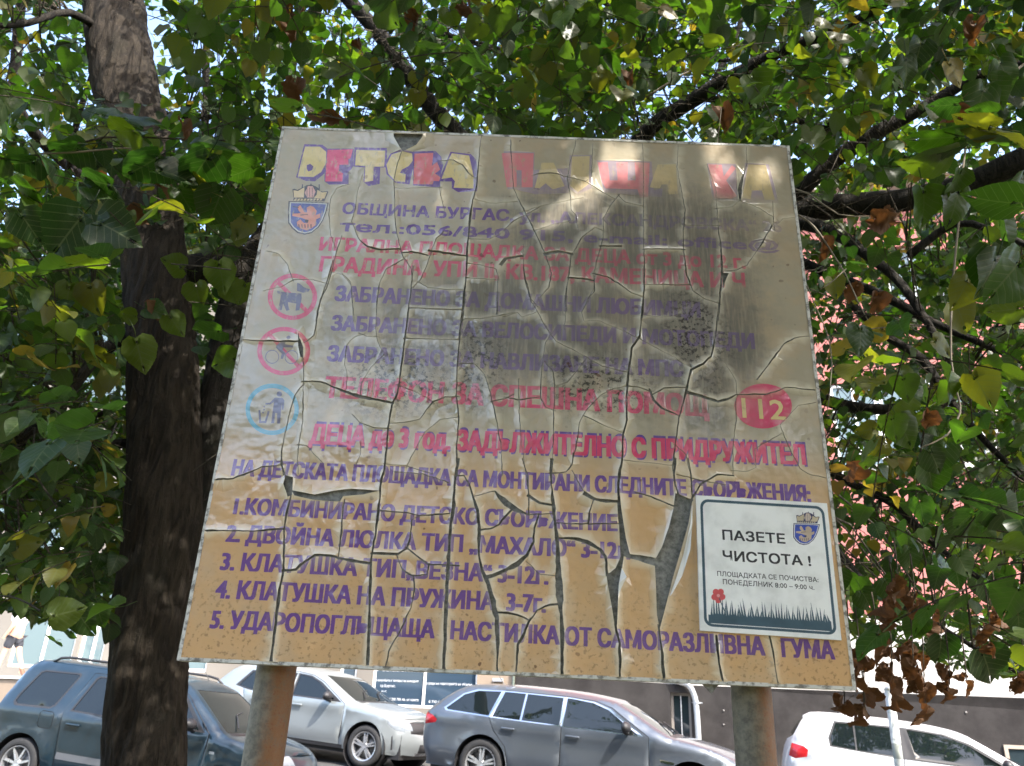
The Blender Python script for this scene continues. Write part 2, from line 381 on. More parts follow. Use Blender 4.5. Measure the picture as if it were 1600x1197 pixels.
# --- lines of print: text, left baseline px, right baseline px, cap top px above the left end, ink, boldness
TAN, PUR, PNK, BLU, YEL, GRY, BLK, SHB, ORG = 'tan', 'purple', 'pink', 'blue_ring', 'yellow', 'grey_blue', 'dark_line', 'shield_blue', 'orange'
RUNS = [
 ('ОБЩИНА БУРГАС, ул. „АЛЕКСАНДРОВСКА“ 26', (534,335), (1222,364), 318, PUR, .035, .15),
 ('тел.:056/840 915, e-mail: office@', (530,362), (1218,393), 346, PUR, .035, .15),
 ('ИГРАЛНА ПЛОЩАДКА ЗА ДЕЦА от 3 до 12 г.', (498,392), (1165,421), 372, PNK, .03, .15),
 ('ГРАДИНА, УПИ II, КВ.187, КАМЕНИЦА И Ч', (498,425), (1165,452), 402, PNK, .03, .15),
 ('ЗАБРАНЕНО ЗА ДОМАШНИ ЛЮБИМЦИ', (522,471), (1095,497), 448, PUR, .028, .19),
 ('ЗАБРАНЕНО ЗА ВЕЛОСИПЕДИ И МОТОПЕДИ', (516,517), (1180,546), 494, PUR, .028, .19),
 ('ЗАБРАНЕНО ЗА НАВЛИЗАНЕ НА МПС', (510,565), (1068,590), 541, PUR, .028, .19),
 ('ТЕЛЕФОН ЗА СПЕШНА ПОМОЩ', (505,622), (1108,652), 590, PNK, .028, .19),
 ('ДЕЦА до 3 год. ЗАДЪЛЖИТЕЛНО С ПРИДРУЖИТЕЛ', (484,697), (1262,730), 662, PUR, .045, .075),
 ('ДЕЦА до 3 год. ЗАДЪЛЖИТЕЛНО С ПРИДРУЖИТЕЛ', (482,694), (1260,727), 664, PNK, .028, .19),
 ('НА ДЕТСКАТА ПЛОЩАДКА СА МОНТИРАНИ СЛЕДНИТЕ СЪОРЪЖЕНИЯ:', (361,744), (1268,785), 719, PUR, .028, .19),
 ('1.КОМБИНИРАНО ДЕТСКО СЪОРЪЖЕНИЕ', (364,804), (965,831), 779, PUR, .028, .19),
 ('2. ДВОЙНА ЛЮЛКА ТИП „МАХАЛО“ 3-12г.', (352,847), (985,875), 821, PUR, .028, .19),
 ('3. КЛАТУШКА ТИП„ВЕЗНА“ 3-12г.', (343,891), (857,914), 864, PUR, .028, .19),
 ('4. КЛАТУШКА НА ПРУЖИНА  3-7г.', (335,935), (853,958), 907, PUR, .028, .19),
 ('5. УДАРОПОГЛЪЩАЩА', (327,982), (679,998), 954, PUR, .028, .19),
 ('НАСТИЛКА ОТ САМОРАЗЛИВНА', (703,999), (1196,1025), 971, PUR, .028, .19),
 ('ГУМА', (1221,1027), (1305,1031), 999, PUR, .028, .19),
]

REG = []      # (ink, classifier, polygons for the triangulation, loose edges)
def reg_poly(ink, *polys): REG.append((ink, [list(p) for p in polys], None))
def reg_text(body, p0, p1, top, ink, off, strike, m=uv, res=2):
    V, F, Ed = text_geo(body, 0, res)
    a, b, t = np.array(m(*p0)), np.array(m(*p1)), np.array(m(p0[0] + (p0[1] - top) * .15, top))
    h = abs(t[1] - a[1]) / CAPH; x0, x1 = V[:, 0].min(), V[:, 0].max()
    w = (b[0] - a[0]); st = strike * h * .5; sx = (w - st) / (x1 - x0)
    U = np.empty_like(V); k = (V[:, 0] - x0) / (x1 - x0)
    U[:, 0] = a[0] + (V[:, 0] - x0) * sx; U[:, 1] = a[1] + V[:, 1] * h + (b[1] - a[1]) * k
    U2 = U.copy(); U2[:, 0] += st
    sv = off * 1.6 * h; n = len(U); cps = [U, U + [st * .5, 0], U2] + ([U + [0, sv], U + [st * .5, sv], U2 + [0, sv]] if sv > 0 else [])
    allV = np.vstack(cps); allE = [(i + n*k, j + n*k) for k in range(len(cps)) for i, j in Ed]
    allF = [tuple(i + n*k for i in f) for k in range(len(cps)) for f in F]
    REG.append((ink, [], (allV, allE, allF)))

def classify(ci, regs, default):
    out = np.full(len(ci), -1)
    for k, (ink, polys, tx) in enumerate(regs):
        if tx is None:
            ins = np.zeros(len(ci), bool)
            for pl in polys: ins ^= pip(ci, pl)     # even-odd over a ring's two outlines
            out[ins] = k
        else:
            V, E_, F = tx; tree = BVHTree.FromPolygons([Vector((x, y, 0)) for x, y in V], F)
            lo, hi = V.min(0), V.max(0)
            for i in np.nonzero((ci[:, 0] > lo[0]) & (ci[:, 0] < hi[0]) & (ci[:, 1] > lo[1]) & (ci[:, 1] < hi[1]))[0]:
                if tree.ray_cast(Vector((ci[i, 0], ci[i, 1], 1)), Vector((0, 0, -1)))[0] is not None: out[i] = k
    return [regs[k][0] if k >= 0 else default for k in out]

def crest(m, ox, oy, s, faded=True):
    """the town's shield and crown; m maps crop-S points"""
    q = lambda pts: m([(ox + x * s, oy + y * s) for x, y in pts])
    sh = [(230,490),(570,500),(915,520),(880,660),(820,820),(740,940),(620,1035),(500,1060),(380,1030),(285,950),(222,860),(218,650)]
    cx, cy = 560, 740
    ins = lambda k: [(cx + (x - cx) * k, cy + (y - cy) * k) for x, y in sh]
    reg_poly(BLK, q(sh)); reg_poly('pale', q(ins(.93))); reg_poly(SHB, q(ins(.87)))
    reg_poly(ORG, q([(380,590),(430,560),(470,620),(500,680),(545,680),(540,600),(600,570),(660,590),(710,660),(690,730),(770,700),(770,770),(700,800),(690,900),(620,950),(540,985),(450,960),(380,910),(370,840),(430,800),(490,860),(560,860),(520,800),(440,770),(380,760),(290,740),(300,700),(380,700),(440,690),(400,650)]))
    reg_poly(BLK, q([(520,800),(570,810),(560,860),(500,850)]), ); reg_poly(BLK, q([(300,575),(400,590),(400,605),(300,590)])); reg_poly(BLK, q([(430,720),(560,712),(560,722),(430,735)]))
    for i in range(5): reg_poly(BLK, q([(395+i*52,880),(410+i*52,880),(420+i*50,945),(405+i*50,945)]))
    reg_poly(BLK, q([(295,290),(330,280),(380,300),(450,270),(460,205),(475,205),(475,260),(540,220),(600,215),(612,185),(625,215),(690,240),(740,270),(742,205),(760,205),(765,300),(810,330),(890,318),(905,340),(860,450),(850,500),(310,480),(318,440)]))
    reg_poly('crown_pale', q([(315,305),(390,320),(500,255),(500,300),(490,430),(325,430)])); reg_poly('crown_pale', q([(720,300),(800,345),(885,335),(840,450),(660,440),(710,380)]))
    reg_poly('crown_pink', q([(560,235),(640,240),(690,330),(650,430),(545,430),(505,350)]))
    for i in range(3): reg_poly(BLK, q([(540+i*45,260),(548+i*45,260),(548+i*45,420),(540+i*45,420)]))
    for i in range(9): reg_poly('crown_pale', q([(340+i*54,450),(375+i*54,452),(355+i*54,482),(322+i*54,480)]))

# headline, first word
Hc = lambda p: cu('H', p)
reg_poly(PUR, Hc([(178,30),(320,34),(365,70),(360,180),(335,262),(262,322),(190,318),(115,290)]))
reg_poly(PUR, Hc([(345,65),(565,65),(562,200),(528,250),(525,345),(372,347),(335,320)]))
reg_poly(PUR, Hc([(570,55),(825,60),(825,210),(772,212),(766,340),(680,357),(640,325),(650,212),(562,205)]))
reg_poly(PUR, Hc([(930,78),(1040,95),(1035,190),(1000,345),(890,334),(820,265),(808,180),(850,105)]))
reg_poly(PUR, Hc([(1028,90),(1200,82),(1247,128),(1262,200),(1240,290),(1240,372),(1028,352)]))
reg_poly(PUR, Hc([(1320,90),(1478,108),(1520,150),(1535,290),(1528,402),(1380,405),(1330,375),(1330,322),(1232,322),(1245,270)]))
reg_poly(YEL, Hc([(185,50),(300,50),(350,90),(348,180),(310,250),(250,288),(130,284),(150,190)]))
reg_poly(PUR, Hc([(198,195),(225,185),(250,205),(240,235),(210,245),(198,225)]))
reg_poly('hot_pink', Hc([(360,75),(558,70),(540,140),(520,150),(525,190),(452,192),(450,240),(482,260),(475,322),(342,322)]))
reg_poly(YEL, Hc([(585,75),(810,82),(802,205),(720,205),(715,315),(650,326),(655,200),(575,195)]))
reg_poly(YEL, Hc([(935,92),(1020,105),(1025,160),(995,200),(940,230),(925,255),(970,265),(965,325),(890,320),(835,260),(820,190),(860,112)]))
reg_poly('salmon', Hc([(1040,105),(1185,98),(1175,200),(1215,170),(1240,230),(1200,260),(1242,290),(1230,320),(1188,318),(1180,345),(1030,342)]))
reg_poly(YEL, Hc([(1330,102),(1465,120),(1500,280),(1500,380),(1345,370),(1355,320),(1330,290),(1250,302),(1270,250)]))
reg_poly(None, Hc([(525,240),(560,225),(600,235),(632,225),(640,345),(590,372),(525,372)]))      # patch where the print has come off
# headline, second word, mostly worn off
Ic = lambda p: cu('I', p)
for pl in ([(150,55),(305,60),(300,245),(170,245)], [(290,150),(470,140),(475,265),(310,270),(200,245)], [(480,75),(590,75),(590,240),(520,272),(470,240)], [(615,100),(890,105),(900,250),(945,240),(940,285),(650,262)], [(1165,115),(1310,118),(1320,300),(1195,300)], [(1355,115),(1475,120),(1525,315),(1340,315)]):
    reg_poly('faint_purple', Ic(pl))
reg_poly('faint_pink', Ic([(140,65),(300,65),(295,235),(240,235),(240,150),(215,150),(215,235),(165,235)]))
reg_poly('faint_tan', Ic([(340,112),(400,112),(455,230),(395,245),(360,215),(330,240),(305,238)]))
reg_poly('faint_tan', Ic([(492,82),(580,80),(575,220),(520,260),(482,230)]))
reg_poly('faint_pink', Ic([(620,110),(670,110),(680,200),(720,200),(715,110),(770,110),(770,200),(810,200),(805,110),(880,112),(872,285),(830,288),(820,245),(660,240),(640,200)]))
reg_poly('faint_tan', Ic([(920,120),(1010,120),(1020,270),(975,270),(970,220),(940,220),(930,240),(880,235)]))
reg_poly('faint_pink', Ic([(1172,120),(1240,122),(1250,180),(1290,125),(1310,140),(1262,200),(1315,280),(1290,292),(1205,290)]))
reg_poly('faint_tan', Ic([(1372,122),(1460,122),(1505,298),(1455,298),(1440,250),(1390,250),(1385,295),(1340,290)]))
crest(lambda p: cu('S', p), 0, 0, 1)
# pictograms
Pc = lambda p: cu('P', p)
def ring(ink, c, ro, ri): reg_poly(ink, Pc(disc(c, ro[0], 40, ro[1])), Pc(disc(c, ri[0], 40, ri[1])))
def quad(a, b, w): return ribbon([a, b], w)
reg_poly(PNK, Pc(quad((222, 82), (432, 292), 27))); ring(PNK, (330, 190), (165, 155), (134, 126))
reg_poly(GRY, Pc([(228,150),(265,158),(390,168),(392,200),(384,240),(376,280),(350,282),(356,235),(300,225),(302,250),(312,276),(290,284),(268,235),(258,278),(234,278),(250,200),(252,175),(230,165)]))
reg_poly(GRY, Pc([(362,98),(378,102),(405,125),(447,140),(435,158),(400,163),(360,150)]))
reg_poly(PNK, Pc(quad((175, 440), (375, 660), 25))); ring(PNK, (272, 552), (177, 162), (147, 133))
for c in ((195, 590), (325, 593)): ring(GRY, c, (47, 46), (41, 40))
reg_poly(GRY, Pc(disc((305, 463), 14, 14))); reg_poly(GRY, Pc([(262,480),(292,482),(282,508),(335,518),(335,530),(272,528),(266,545),(285,565),(265,605),(250,602),(258,568),(222,530),(225,515),(248,498)]))
ring(BLU, (195, 940), (178, 172), (149, 142))
reg_poly(GRY, Pc(disc((243, 838), 18, 16))); reg_poly(GRY, Pc([(212,862),(262,862),(277,882),(270,945),(259,942),(258,895),(248,1035),(228,1035),(228,965),(214,965),(208,1032),(188,1032),(197,960),(207,890),(182,908),(150,908),(150,898),(180,895)]))
reg_poly(GRY, Pc([(103,945),(116,945),(122,1018),(145,1018),(165,950),(178,955),(155,1031),(108,1031)]))
for c in ((142, 922), (140, 942), (134, 962)): reg_poly(GRY, Pc(disc(c, 6, 8)))
for r in RUNS: reg_text(*r)
reg_poly(PNK, [uv(x, y) for x, y in disc((1192, 635), 45, 40, 35)])
reg_text('112', (1160, 653), (1228, 657), 622, YEL, .02, .05)

# the small white sticker at the lower right: same print machinery, its own list
NB = len(REG)
Gc = lambda p: cu('G', p)
STQ = [(90,122),(785,165),(862,893),(112,842)]
def st_map(a, b):   # 0..1 sticker coordinates to crop G
    x = (1-a)*(1-b)*STQ[0][0] + a*(1-b)*STQ[1][0] + a*b*STQ[2][0] + (1-a)*b*STQ[3][0]
    y = (1-a)*(1-b)*STQ[0][1] + a*(1-b)*STQ[1][1] + a*b*STQ[2][1] + (1-a)*b*STQ[3][1]
    return (x, y)
def rrect(x0, y0, x1, y1, r, n=5):
    o = []
    for cx, cy, a0 in ((x1-r, y1-r, 0), (x0+r, y1-r, 90), (x0+r, y0+r, 180), (x1-r, y0+r, 270)):
        for k in range(n + 1):
            t = R_(a0 + 90*k/n); o.append(st_map(cx + r*math.cos(t), cy + r*math.sin(t)))
    return o
reg_poly('slate', Gc(rrect(.028, .025, .972, .965, .06)), Gc(rrect(.048, .045, .952, .945, .045)))
gm = lambda x, y: uv(1060 + x/3.42, 740 + y/3.42)
reg_text('ПАЗЕТЕ', (230,359), (565,381), 308, 'sticker_black', .03, .11, gm, 3)
reg_text('ЧИСТОТА !', (232,470), (702,499), 418, 'sticker_black', .03, .11, gm, 3)
reg_text('ПЛОЩАДКАТА СЕ ПОЧИСТВА:', (202,551), (740,585), 526, 'sticker_black', .015, .05, gm)
reg_text('ПОНЕДЕЛНИК 8:00 – 9:00 ч.', (232,595), (718,626), 569, 'sticker_black', .015, .05, gm)
crest(lambda p: Gc(p), 560, 170, .205)
rg = random.Random(5)
top = []
x = .075
while x < .925:
    hgt = .05 + .07*rg.random() + (.04 if rg.random() < .2 else 0)
    lean = (rg.random() - .5)*.03
    top += [st_map(x, .868 + .012*rg.random()), st_map(x + .008 + lean, .868 - hgt), st_map(x + .015, .862)]
    x += .0165 + .004*rg.random()
reg_poly('slate', Gc([st_map(.06, .875)] + top + [st_map(.94, .87), st_map(.94, .94), st_map(.06, .94)]))
for k in range(5):
    a = 2*math.pi*k/5 + .3; reg_poly('petal', Gc(disc((207 + 22*math.cos(a), 656 + 24*math.sin(a)), 17, 12)))
reg_poly('flower_core', Gc(disc((207, 656), 9, 8))); reg_poly('slate', Gc(ribbon([(212, 670), (228, 710), (246, 750)], 5)))
REG_BOARD, REG_STICK = REG[:NB], REG[NB:]

# ------------------------------------------------------------------ print materials: one ink, shared wear
def vinyl(name, ink, faint=0.0):
    k = N('vinyl_' + name); o = k.tc(); xyz = k.sep(o); U, V = xyz[0], xyz[1]
    n1 = k.noise(o, 3.2, 5, .6); n2 = k.noise(o, 11, 6, .65); n3 = k.noise(k.mapv(o, (90, 9, 1)), 2.2, 4, .6); sp = k.noise(o, 130, 3, .7)
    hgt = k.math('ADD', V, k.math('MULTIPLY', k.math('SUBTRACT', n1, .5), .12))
    sky_veil = k.ramp(hgt, .26, .40)                                     # reflected sky and grey fading painted in above, plain tan below
    base = k.mix(sky_veil, (.57, .355, .175), (.37, .325, .24))
    base = k.mix(k.ramp(n2, .42, .62, 0, .45), base, (.45, .33, .20))
    # grey weathering right of centre and along the upper half
    def blob(cu_, cv_, ru, rv, w=.35):
        du = k.math('DIVIDE', k.math('SUBTRACT', U, cu_), ru); dv = k.math('DIVIDE', k.math('SUBTRACT', V, cv_), rv)
        d = k.math('SQRT', k.math('ADD', k.math('MULTIPLY', du, du), k.math('MULTIPLY', dv, dv)))
        d = k.math('ADD', d, k.math('MULTIPLY', k.math('SUBTRACT', n2, .5), 1.3))
        return k.ramp(d, 1.0 + w, 1.0 - w)
    g = k.math('MAXIMUM', blob(.68, .78, .24, .12), blob(.80, .58, .12, .18))
    g = k.math('MAXIMUM', g, blob(.50, .58, .28, .13, .5))
    g = k.math('MULTIPLY', g, k.ramp(n3, .25, .6, .55, 1))
    base = k.mix(k.math('MULTIPLY', g, .88), base, (.135, .125, .108))
    spots = k.ramp(k.noise(o, 26, 4, .7), .62, .70)
    # ink on top of the plain film
    if ink is not None:
        wear = k.math('MULTIPLY', k.ramp(k.noise(k.mapv(o, (60, 22, 1)), 2.0, 5, .7), .52, .66, 0, .75), k.ramp(V, .30, .75, .15, 1))
        fu = k.ramp(k.math('ADD', U, k.math('MULTIPLY', k.math('SUBTRACT', n2, .5), .5)), .42, .66); fv = k.ramp(V, .66, .82)
        gone = k.math('MULTIPLY', k.math('MULTIPLY', k.math('MULTIPLY', fu, fv), k.ramp(V, .865, .89, 1, .2)), .80)
        gone = k.math('MAXIMUM', gone, k.math('MULTIPLY', g, .66))
        f = k.math('SUBTRACT', 1 - faint, k.math('MULTIPLY', k.math('MAXIMUM', wear, gone), 1.0 - faint))
        f = k.math('MAXIMUM', f, .06)
        col = k.mix(k.math('MULTIPLY', f, .92), base, ink)
    else: col = base
    # black mould speckle in patches
    mb = k.math('MAXIMUM', blob(.28, .46, .10, .06, .6), k.math('MAXIMUM', blob(.41, .50, .05, .07, .6), blob(.80, .56, .05, .10, .6)))
    mb = k.math('MAXIMUM', mb, blob(.62, .47, .09, .05, .6))
    mould = k.math('MULTIPLY', mb, k.ramp(sp, .50, .60))
    col = k.mix(k.math('MULTIPLY', mould, .92), col, (.035, .032, .028))
    low = k.math('MULTIPLY', k.ramp(V, .20, .03), k.ramp(k.noise(o, 160, 2, .6), .56, .66))
    col = k.mix(k.math('MULTIPLY', low, .45), col, (.12, .08, .045))
    col = k.mix(k.math('MULTIPLY', k.math('MULTIPLY', k.ramp(k.noise(o, 60, 1, .5), .72, .76), k.ramp(n1, .45, .6, .25, 1)), .75), col, (.09, .04, .03))
    # pale, lifted film along every crack
    col = k.mix(k.math('MULTIPLY', k.attr('edge'), .75 if ink is None else .38), col, (.72, .66, .52))
    k.set(Base_Color=col, Roughness=k.ramp(n2, .3, .7, .09, .24))
    k.b.inputs['Specular IOR Level'].default_value = 1.0
    k.bump(k.math('ADD', k.math('MULTIPLY', n1, 1.0), k.math('MULTIPLY', sp, .012)), .35, .03)
    return k.m
INK = {None: None, PUR: srgb(84, 46, 138), PNK: srgb(200, 38, 98), 'hot_pink': srgb(214, 48, 112), BLU: srgb(70, 150, 175), YEL: srgb(214, 192, 130), GRY: srgb(84, 82, 118),
       BLK: srgb(40, 40, 62), SHB: srgb(72, 84, 160), ORG: srgb(214, 140, 118), 'pale': srgb(205, 205, 200), 'crown_pale': srgb(214, 190, 150), 'crown_pink': srgb(214, 160, 150), 'salmon': srgb(214, 100, 110),
       'faint_purple': srgb(120, 90, 170), 'faint_pink': srgb(230, 90, 130), 'faint_tan': srgb(225, 195, 125)}
FAINT = {'faint_purple': .62, 'faint_pink': .42, 'faint_tan': .55}
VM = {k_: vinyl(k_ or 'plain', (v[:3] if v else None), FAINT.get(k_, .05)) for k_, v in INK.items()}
VKEYS = list(VM)

board = empty('notice_board', (SU0 + .5, BY, 0))
tag(board, 'large square notice board with cracked peeling purple and pink lettering on two rusty posts', 'notice board')
TOB = Matrix.Translation(Vector((-.5, 0, SV0))) @ Matrix.Rotation(R_(90), 4, 'X')    # board (u, v, out) -> parent space, out = towards the reader

def place(o): o.parent = board; o.matrix_local = TOB; return o

rb = random.Random(3)
crackpolys = []; crackpts = []
for t, w, pts in CRACKS:
    P = [Vector(p) for p in cu(t, pts)]
    # subdivide with a little jitter so that the tear looks torn
    Q = []; 
    for a, b in zip(P[:-1], P[1:]):
        n = max(1, int((b - a).length / .007))
        for i in range(n):
            q = a.lerp(b, i / n)
            if i or Q: q += Vector((rb.uniform(-1, 1), rb.uniform(-1, 1))) * .0006
            Q.append(q)
    Q.append(P[-1])
    ww = [w] * len(Q) if not hasattr(w, '__len__') else list(np.interp(np.linspace(0, 1, len(Q)), np.linspace(0, 1, len(w)), w))
    kf = 1.25 if t in 'EFG' else 1.0; ext_ = np.ptp(np.array([tuple(p) for p in P]), axis=0); mv = P[len(P)//2].y; kf *= 1.9 if (ext_[0] > ext_[1] * 1.2 and t in 'ABCD' and (.68 < mv < .79 or .44 < mv < .53)) else 1; ph = rb.uniform(0, 90)
    ww = [max(1.15 if t in 'EFG' else .8, x * kf * (1 + .75 * noise.noise(Vector((q.x * 28 + ph, q.y * 28, 0))))) * PXM * rb.uniform(.85, 1.15) for x, q in zip(ww, Q)]
    crackpolys.append(ribbon(Q, ww, .004)); crackpts += [(tuple(q), x) for q, x in zip(Q, ww)]
holepolys = [cu(t, p) for t, p in HOLES]
for h in holepolys:
    for a, b in zip(h, h[1:] + h[:1]):
        for i in range(4): crackpts.append((tuple(Vector(a).lerp(Vector(b), i / 4)), .004))

clip = lambda pl, e=.0004: [(min(1 - e, max(e, x)), min(1 - e, max(e, y))) for x, y in pl]
outer = [(0, 0), (1, 0), (1, 1), (0, 1)]
grid = [((i + .5) / 72 + rb.uniform(-.004, .004), (j + .5) / 72 + rb.uniform(-.004, .004)) for i in range(72) for j in range(72)]
border = [(i / 60, e) for i in range(61) for e in (0, 1)] + [(e, i / 60) for i in range(1, 60) for e in (0, 1)]
polys = [outer] + [clip(p) for p in crackpolys] + [clip(p) for p in holepolys]
ev, ee = [], []
for ink, pls, tx in REG_BOARD:
    polys += [clip(p) for p in pls]
    if tx is not None:
        n = len(ev); ev += [tuple(v) for v in tx[0]]; ee += [(a + n, b + n) for a, b in tx[1]]
VV, FF, CI = cdt(grid + border, polys, ee, ev)
gone = np.zeros(len(CI), bool)
for p in crackpolys + holepolys: gone |= pip(CI, p)
gone |= (CI[:, 0] < 0) | (CI[:, 0] > 1) | (CI[:, 1] < 0) | (CI[:, 1] > 1)
inks = classify(CI, REG_BOARD, None)
kd = KDTree(len(crackpts))
for i, (p, w) in enumerate(crackpts): kd.insert((p[0], p[1], 0), i)
kd.balance()
Z = np.zeros(len(VV)); EDG = np.zeros(len(VV))
for i, (x, y) in enumerate(VV):
    co, j, d = kd.find((x, y, 0)); w = crackpts[j][1]
    s = .35 + .65 * max(0, noise.noise(Vector((x * 9, y * 9, 3.1))) + .35)
    big = min(1.6, w / .0025)
    lift = math.exp(-d / .007) * .0042 * s * big
    Z[i] = .0012 + lift + .0012 * noise.noise(Vector((x * 6, y * 6, 0)))
    EDG[i] = min(1, math.exp(-max(0, d - w * .5) / .0036) * (.35 + .65 * big / 1.6) * (.5 + s))
keep = np.nonzero(~gone)[0]
# connected pieces of film
par = list(range(len(VV)))
def find(a):
    while par[a] != a: par[a] = par[par[a]]; a = par[a]
    return a
for f in FF[keep]:
    a = find(f[0])
    for q in f[1:]: par[find(q)] = a
comp = {}
for fi in keep: comp.setdefault(find(FF[fi][0]), []).append(fi)

def film_piece(name, fis, V2, Zs, Es, keys, mats, F_, parent_place, depth=.0016):
    vid = {}; vs = []; fs = []; mi = []; ed = []
    cnt = {}
    for fi in fis:
        t = []
        for q in F_[fi]:
            if q not in vid: vid[q] = len(vs); vs.append((V2[q, 0], V2[q, 1], Zs[q])); ed.append(Es[q])
            t.append(vid[q])
        fs.append(tuple(t)); mi.append(keys.index(inks_cur[fi]))
        for a, b in ((0, 1), (1, 2), (2, 0)):
            e = (t[a], t[b]); cnt[e] = cnt.get(e, 0) + 1
    n0 = len(fs); low = {}
    for (a, b), n in list(cnt.items()):
        if (b, a) not in cnt:
            for q in (a, b):
                if q not in low: low[q] = len(vs); vs.append((vs[q][0], vs[q][1], vs[q][2] - depth)); ed.append(1.0)
            fs.append((b, a, low[a], low[b])); mi.append(keys.index(None) if None in keys else 0)
    used = sorted(set(mi)); remap = {m: i for i, m in enumerate(used)}
    o = mesh(name, vs, fs, [mats[keys[m]] for m in used], None, False, [remap[m] for m in mi])
    at = o.data.attributes.new('edge', 'FLOAT', 'POINT'); at.data.foreach_set('value', ed)
    return parent_place(o)
inks_cur = inks
big_, small_ = [], []
for c, fis in comp.items():
    tri = VV[FF[fis]]; ar = np.abs((tri[:, 1, 0]-tri[:, 0, 0])*(tri[:, 2, 1]-tri[:, 0, 1])-(tri[:, 1, 1]-tri[:, 0, 1])*(tri[:, 2, 0]-tri[:, 0, 0])).sum()/2
    (big_ if ar > 6e-5 else small_).append((ar, fis))
big_.sort(key=lambda t: -t[0])
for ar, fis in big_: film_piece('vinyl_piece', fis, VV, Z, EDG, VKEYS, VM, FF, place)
rest = [f for a, fis in small_ if a > 1e-6 for f in fis]
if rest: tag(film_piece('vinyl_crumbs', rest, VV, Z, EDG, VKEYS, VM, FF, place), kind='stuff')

# backing panel, edge trim, posts
kb = N('bare_panel'); o_ = kb.tc()
kb.set(Base_Color=kb.mix(kb.ramp(kb.noise(o_, 90, 5, .7), .35, .65), (.11, .112, .105), (.24, .24, .225)), Roughness=.7); kb.bump(kb.noise(o_, 300, 3), .5, .001)
MBARE = kb.m
ke = N('pale_board_edge'); o_ = ke.tc()
ke.set(Base_Color=ke.mix(ke.ramp(ke.noise(o_, 60, 4, .7), .45, .62), (.55, .54, .50), (.16, .15, .13)), Roughness=.6)
place(MB().box(.0015, .0015, -.018, .9985, .9985, -.0006).build('backing_panel', MBARE))
tr = MB(); 
tr.box(-.004, -.004, -.020, .0012, 1.004, .0022); tr.box(.9988, -.004, -.020, 1.004, 1.004, .0022)
tr.box(.0014, -.004, -.020, .9986, .0010, .0020); tr.box(.0014, .9990, -.020, .9986, 1.004, .0020)
place(tr.build('edge_trim', ke.m))
# curled paper flaps beside the two widest tears
fl = N('film_underside'); fl.set(Base_Color=(.72, .71, .68), Roughness=.55)
for t, pts in (('F', [(1332,235),(1322,330),(1290,480),(1250,610),(1216,705),(1230,690),(1280,600),(1318,470),(1332,330)]), ('F', [(967,560),(990,608),(970,650),(948,700),(952,640)])):
    P = cu(t, pts); n = len(P)
    vs = [(x, y, .006 + .004 * (i % 3 == 1)) for i, (x, y) in enumerate(P)] + [(x, y, .0035) for x, y in P]
    place(mesh('film_flap', vs, [tuple(range(n)), tuple(range(2*n-1, n-1, -1))] + [(i, (i+1) % n, n + (i+1) % n, n + i) for i in range(n)], [fl.m]))
# rust
kr = N('rusty_post'); o_ = kr.tc(); zz = kr.sep(o_)
nA, nB = kr.noise(o_, 9, 6, .7), kr.noise(o_, 70, 5, .75)
cr = kr.mix(kr.ramp(nB, .35, .65), (.095, .085, .065), (.18, .16, .12))
side = kr.ramp(kr.math('ADD', zz[0], kr.math('MULTIPLY', kr.math('SUBTRACT', nA, .5), .06)), -.012, .014)
cr = kr.mix(kr.math('MULTIPLY', side, kr.ramp(nB, .30, .55, .35, 1)), cr, (.16, .072, .026))
cr = kr.mix(kr.math('MULTIPLY', side, kr.ramp(kr.noise(o_, 240, 3, .8), .55, .66)), cr, (.15, .045, .018))
kr.set(Base_Color=cr, Roughness=.6, Metallic=.15); kr.bump(nB, .35, .003)
for k_, px in enumerate((430, 1172)):
    p = atY(px, 1060, BY + .018 + .031)
    m = MB().lathe([(0.0, SV0 + .93), (.028, SV0 + .93), (.030, SV0 + .925), (.030, SV0 + .3), (.030, SV0 - .02), (.030, .9), (.030, .02), (.034, 0)], Matrix.Identity(4), 28)
    po = m.build('post', kr.m, board, True); po.location = (p.x - board.location.x, p.y - board.location.y, 0)
    for z_ in (.12, .80):
        b_ = MB().box(-.045, -.034, SV0 + z_ - .015, .045, -.030, SV0 + z_ + .015).box(-.045, -.0305, SV0 + z_ - .015, -.031, .034, SV0 + z_ + .015).box(.031, -.0305, SV0 + z_ - .015, .045, .034, SV0 + z_ + .015)
        c_ = b_.build('clamp', kr.m, po)
q = uv(1112, 1072)
place(MB().add([(q[0]-.012, -.004, -.006), (q[0]+.012, -.004, -.006), (q[0]+.001, -.017, -.006), (q[0]-.012, -.004, -.010), (q[0]+.012, -.004, -.010), (q[0]+.001, -.017, -.010)], [(0,2,1), (3,4,5), (0,1,4,3), (1,2,5,4), (2,0,3,5)]).build('bracket_tip', MBARE))

# the sticker
def flat(name, c, r=.35):
    k = N(name); o = k.tc(); k.set(Base_Color=k.mix(k.ramp(k.noise(o, 25, 5, .6), .4, .7), c, tuple(x * .82 for x in c)), Roughness=r); k.bump(k.noise(o, 14, 2), .12, .02); return k.m
SINK = {None: (.80, .81, .80), 'slate': (.055, .10, .135), 'sticker_black': (.03, .03, .035), 'petal': (.60, .10, .11), 'flower_core': (.75, .35, .35),
        BLK: (.05, .05, .12), 'pale': (.7, .7, .72), SHB: (.05, .09, .42), ORG: (.50, .40, .30), 'crown_pale': (.55, .47, .33), 'crown_pink': (.6, .5, .42)}
SM = {k_: flat('sticker_' + (k_ or 'white'), v) for k_, v in SINK.items()}
so_ = Gc(STQ); polys = [so_]; ev, ee = [], []
for ink, pls, tx in REG_STICK:
    polys += pls
    if tx is not None:
        n = len(ev); ev += [tuple(v) for v in tx[0]]; ee += [(a + n, b + n) for a, b in tx[1]]
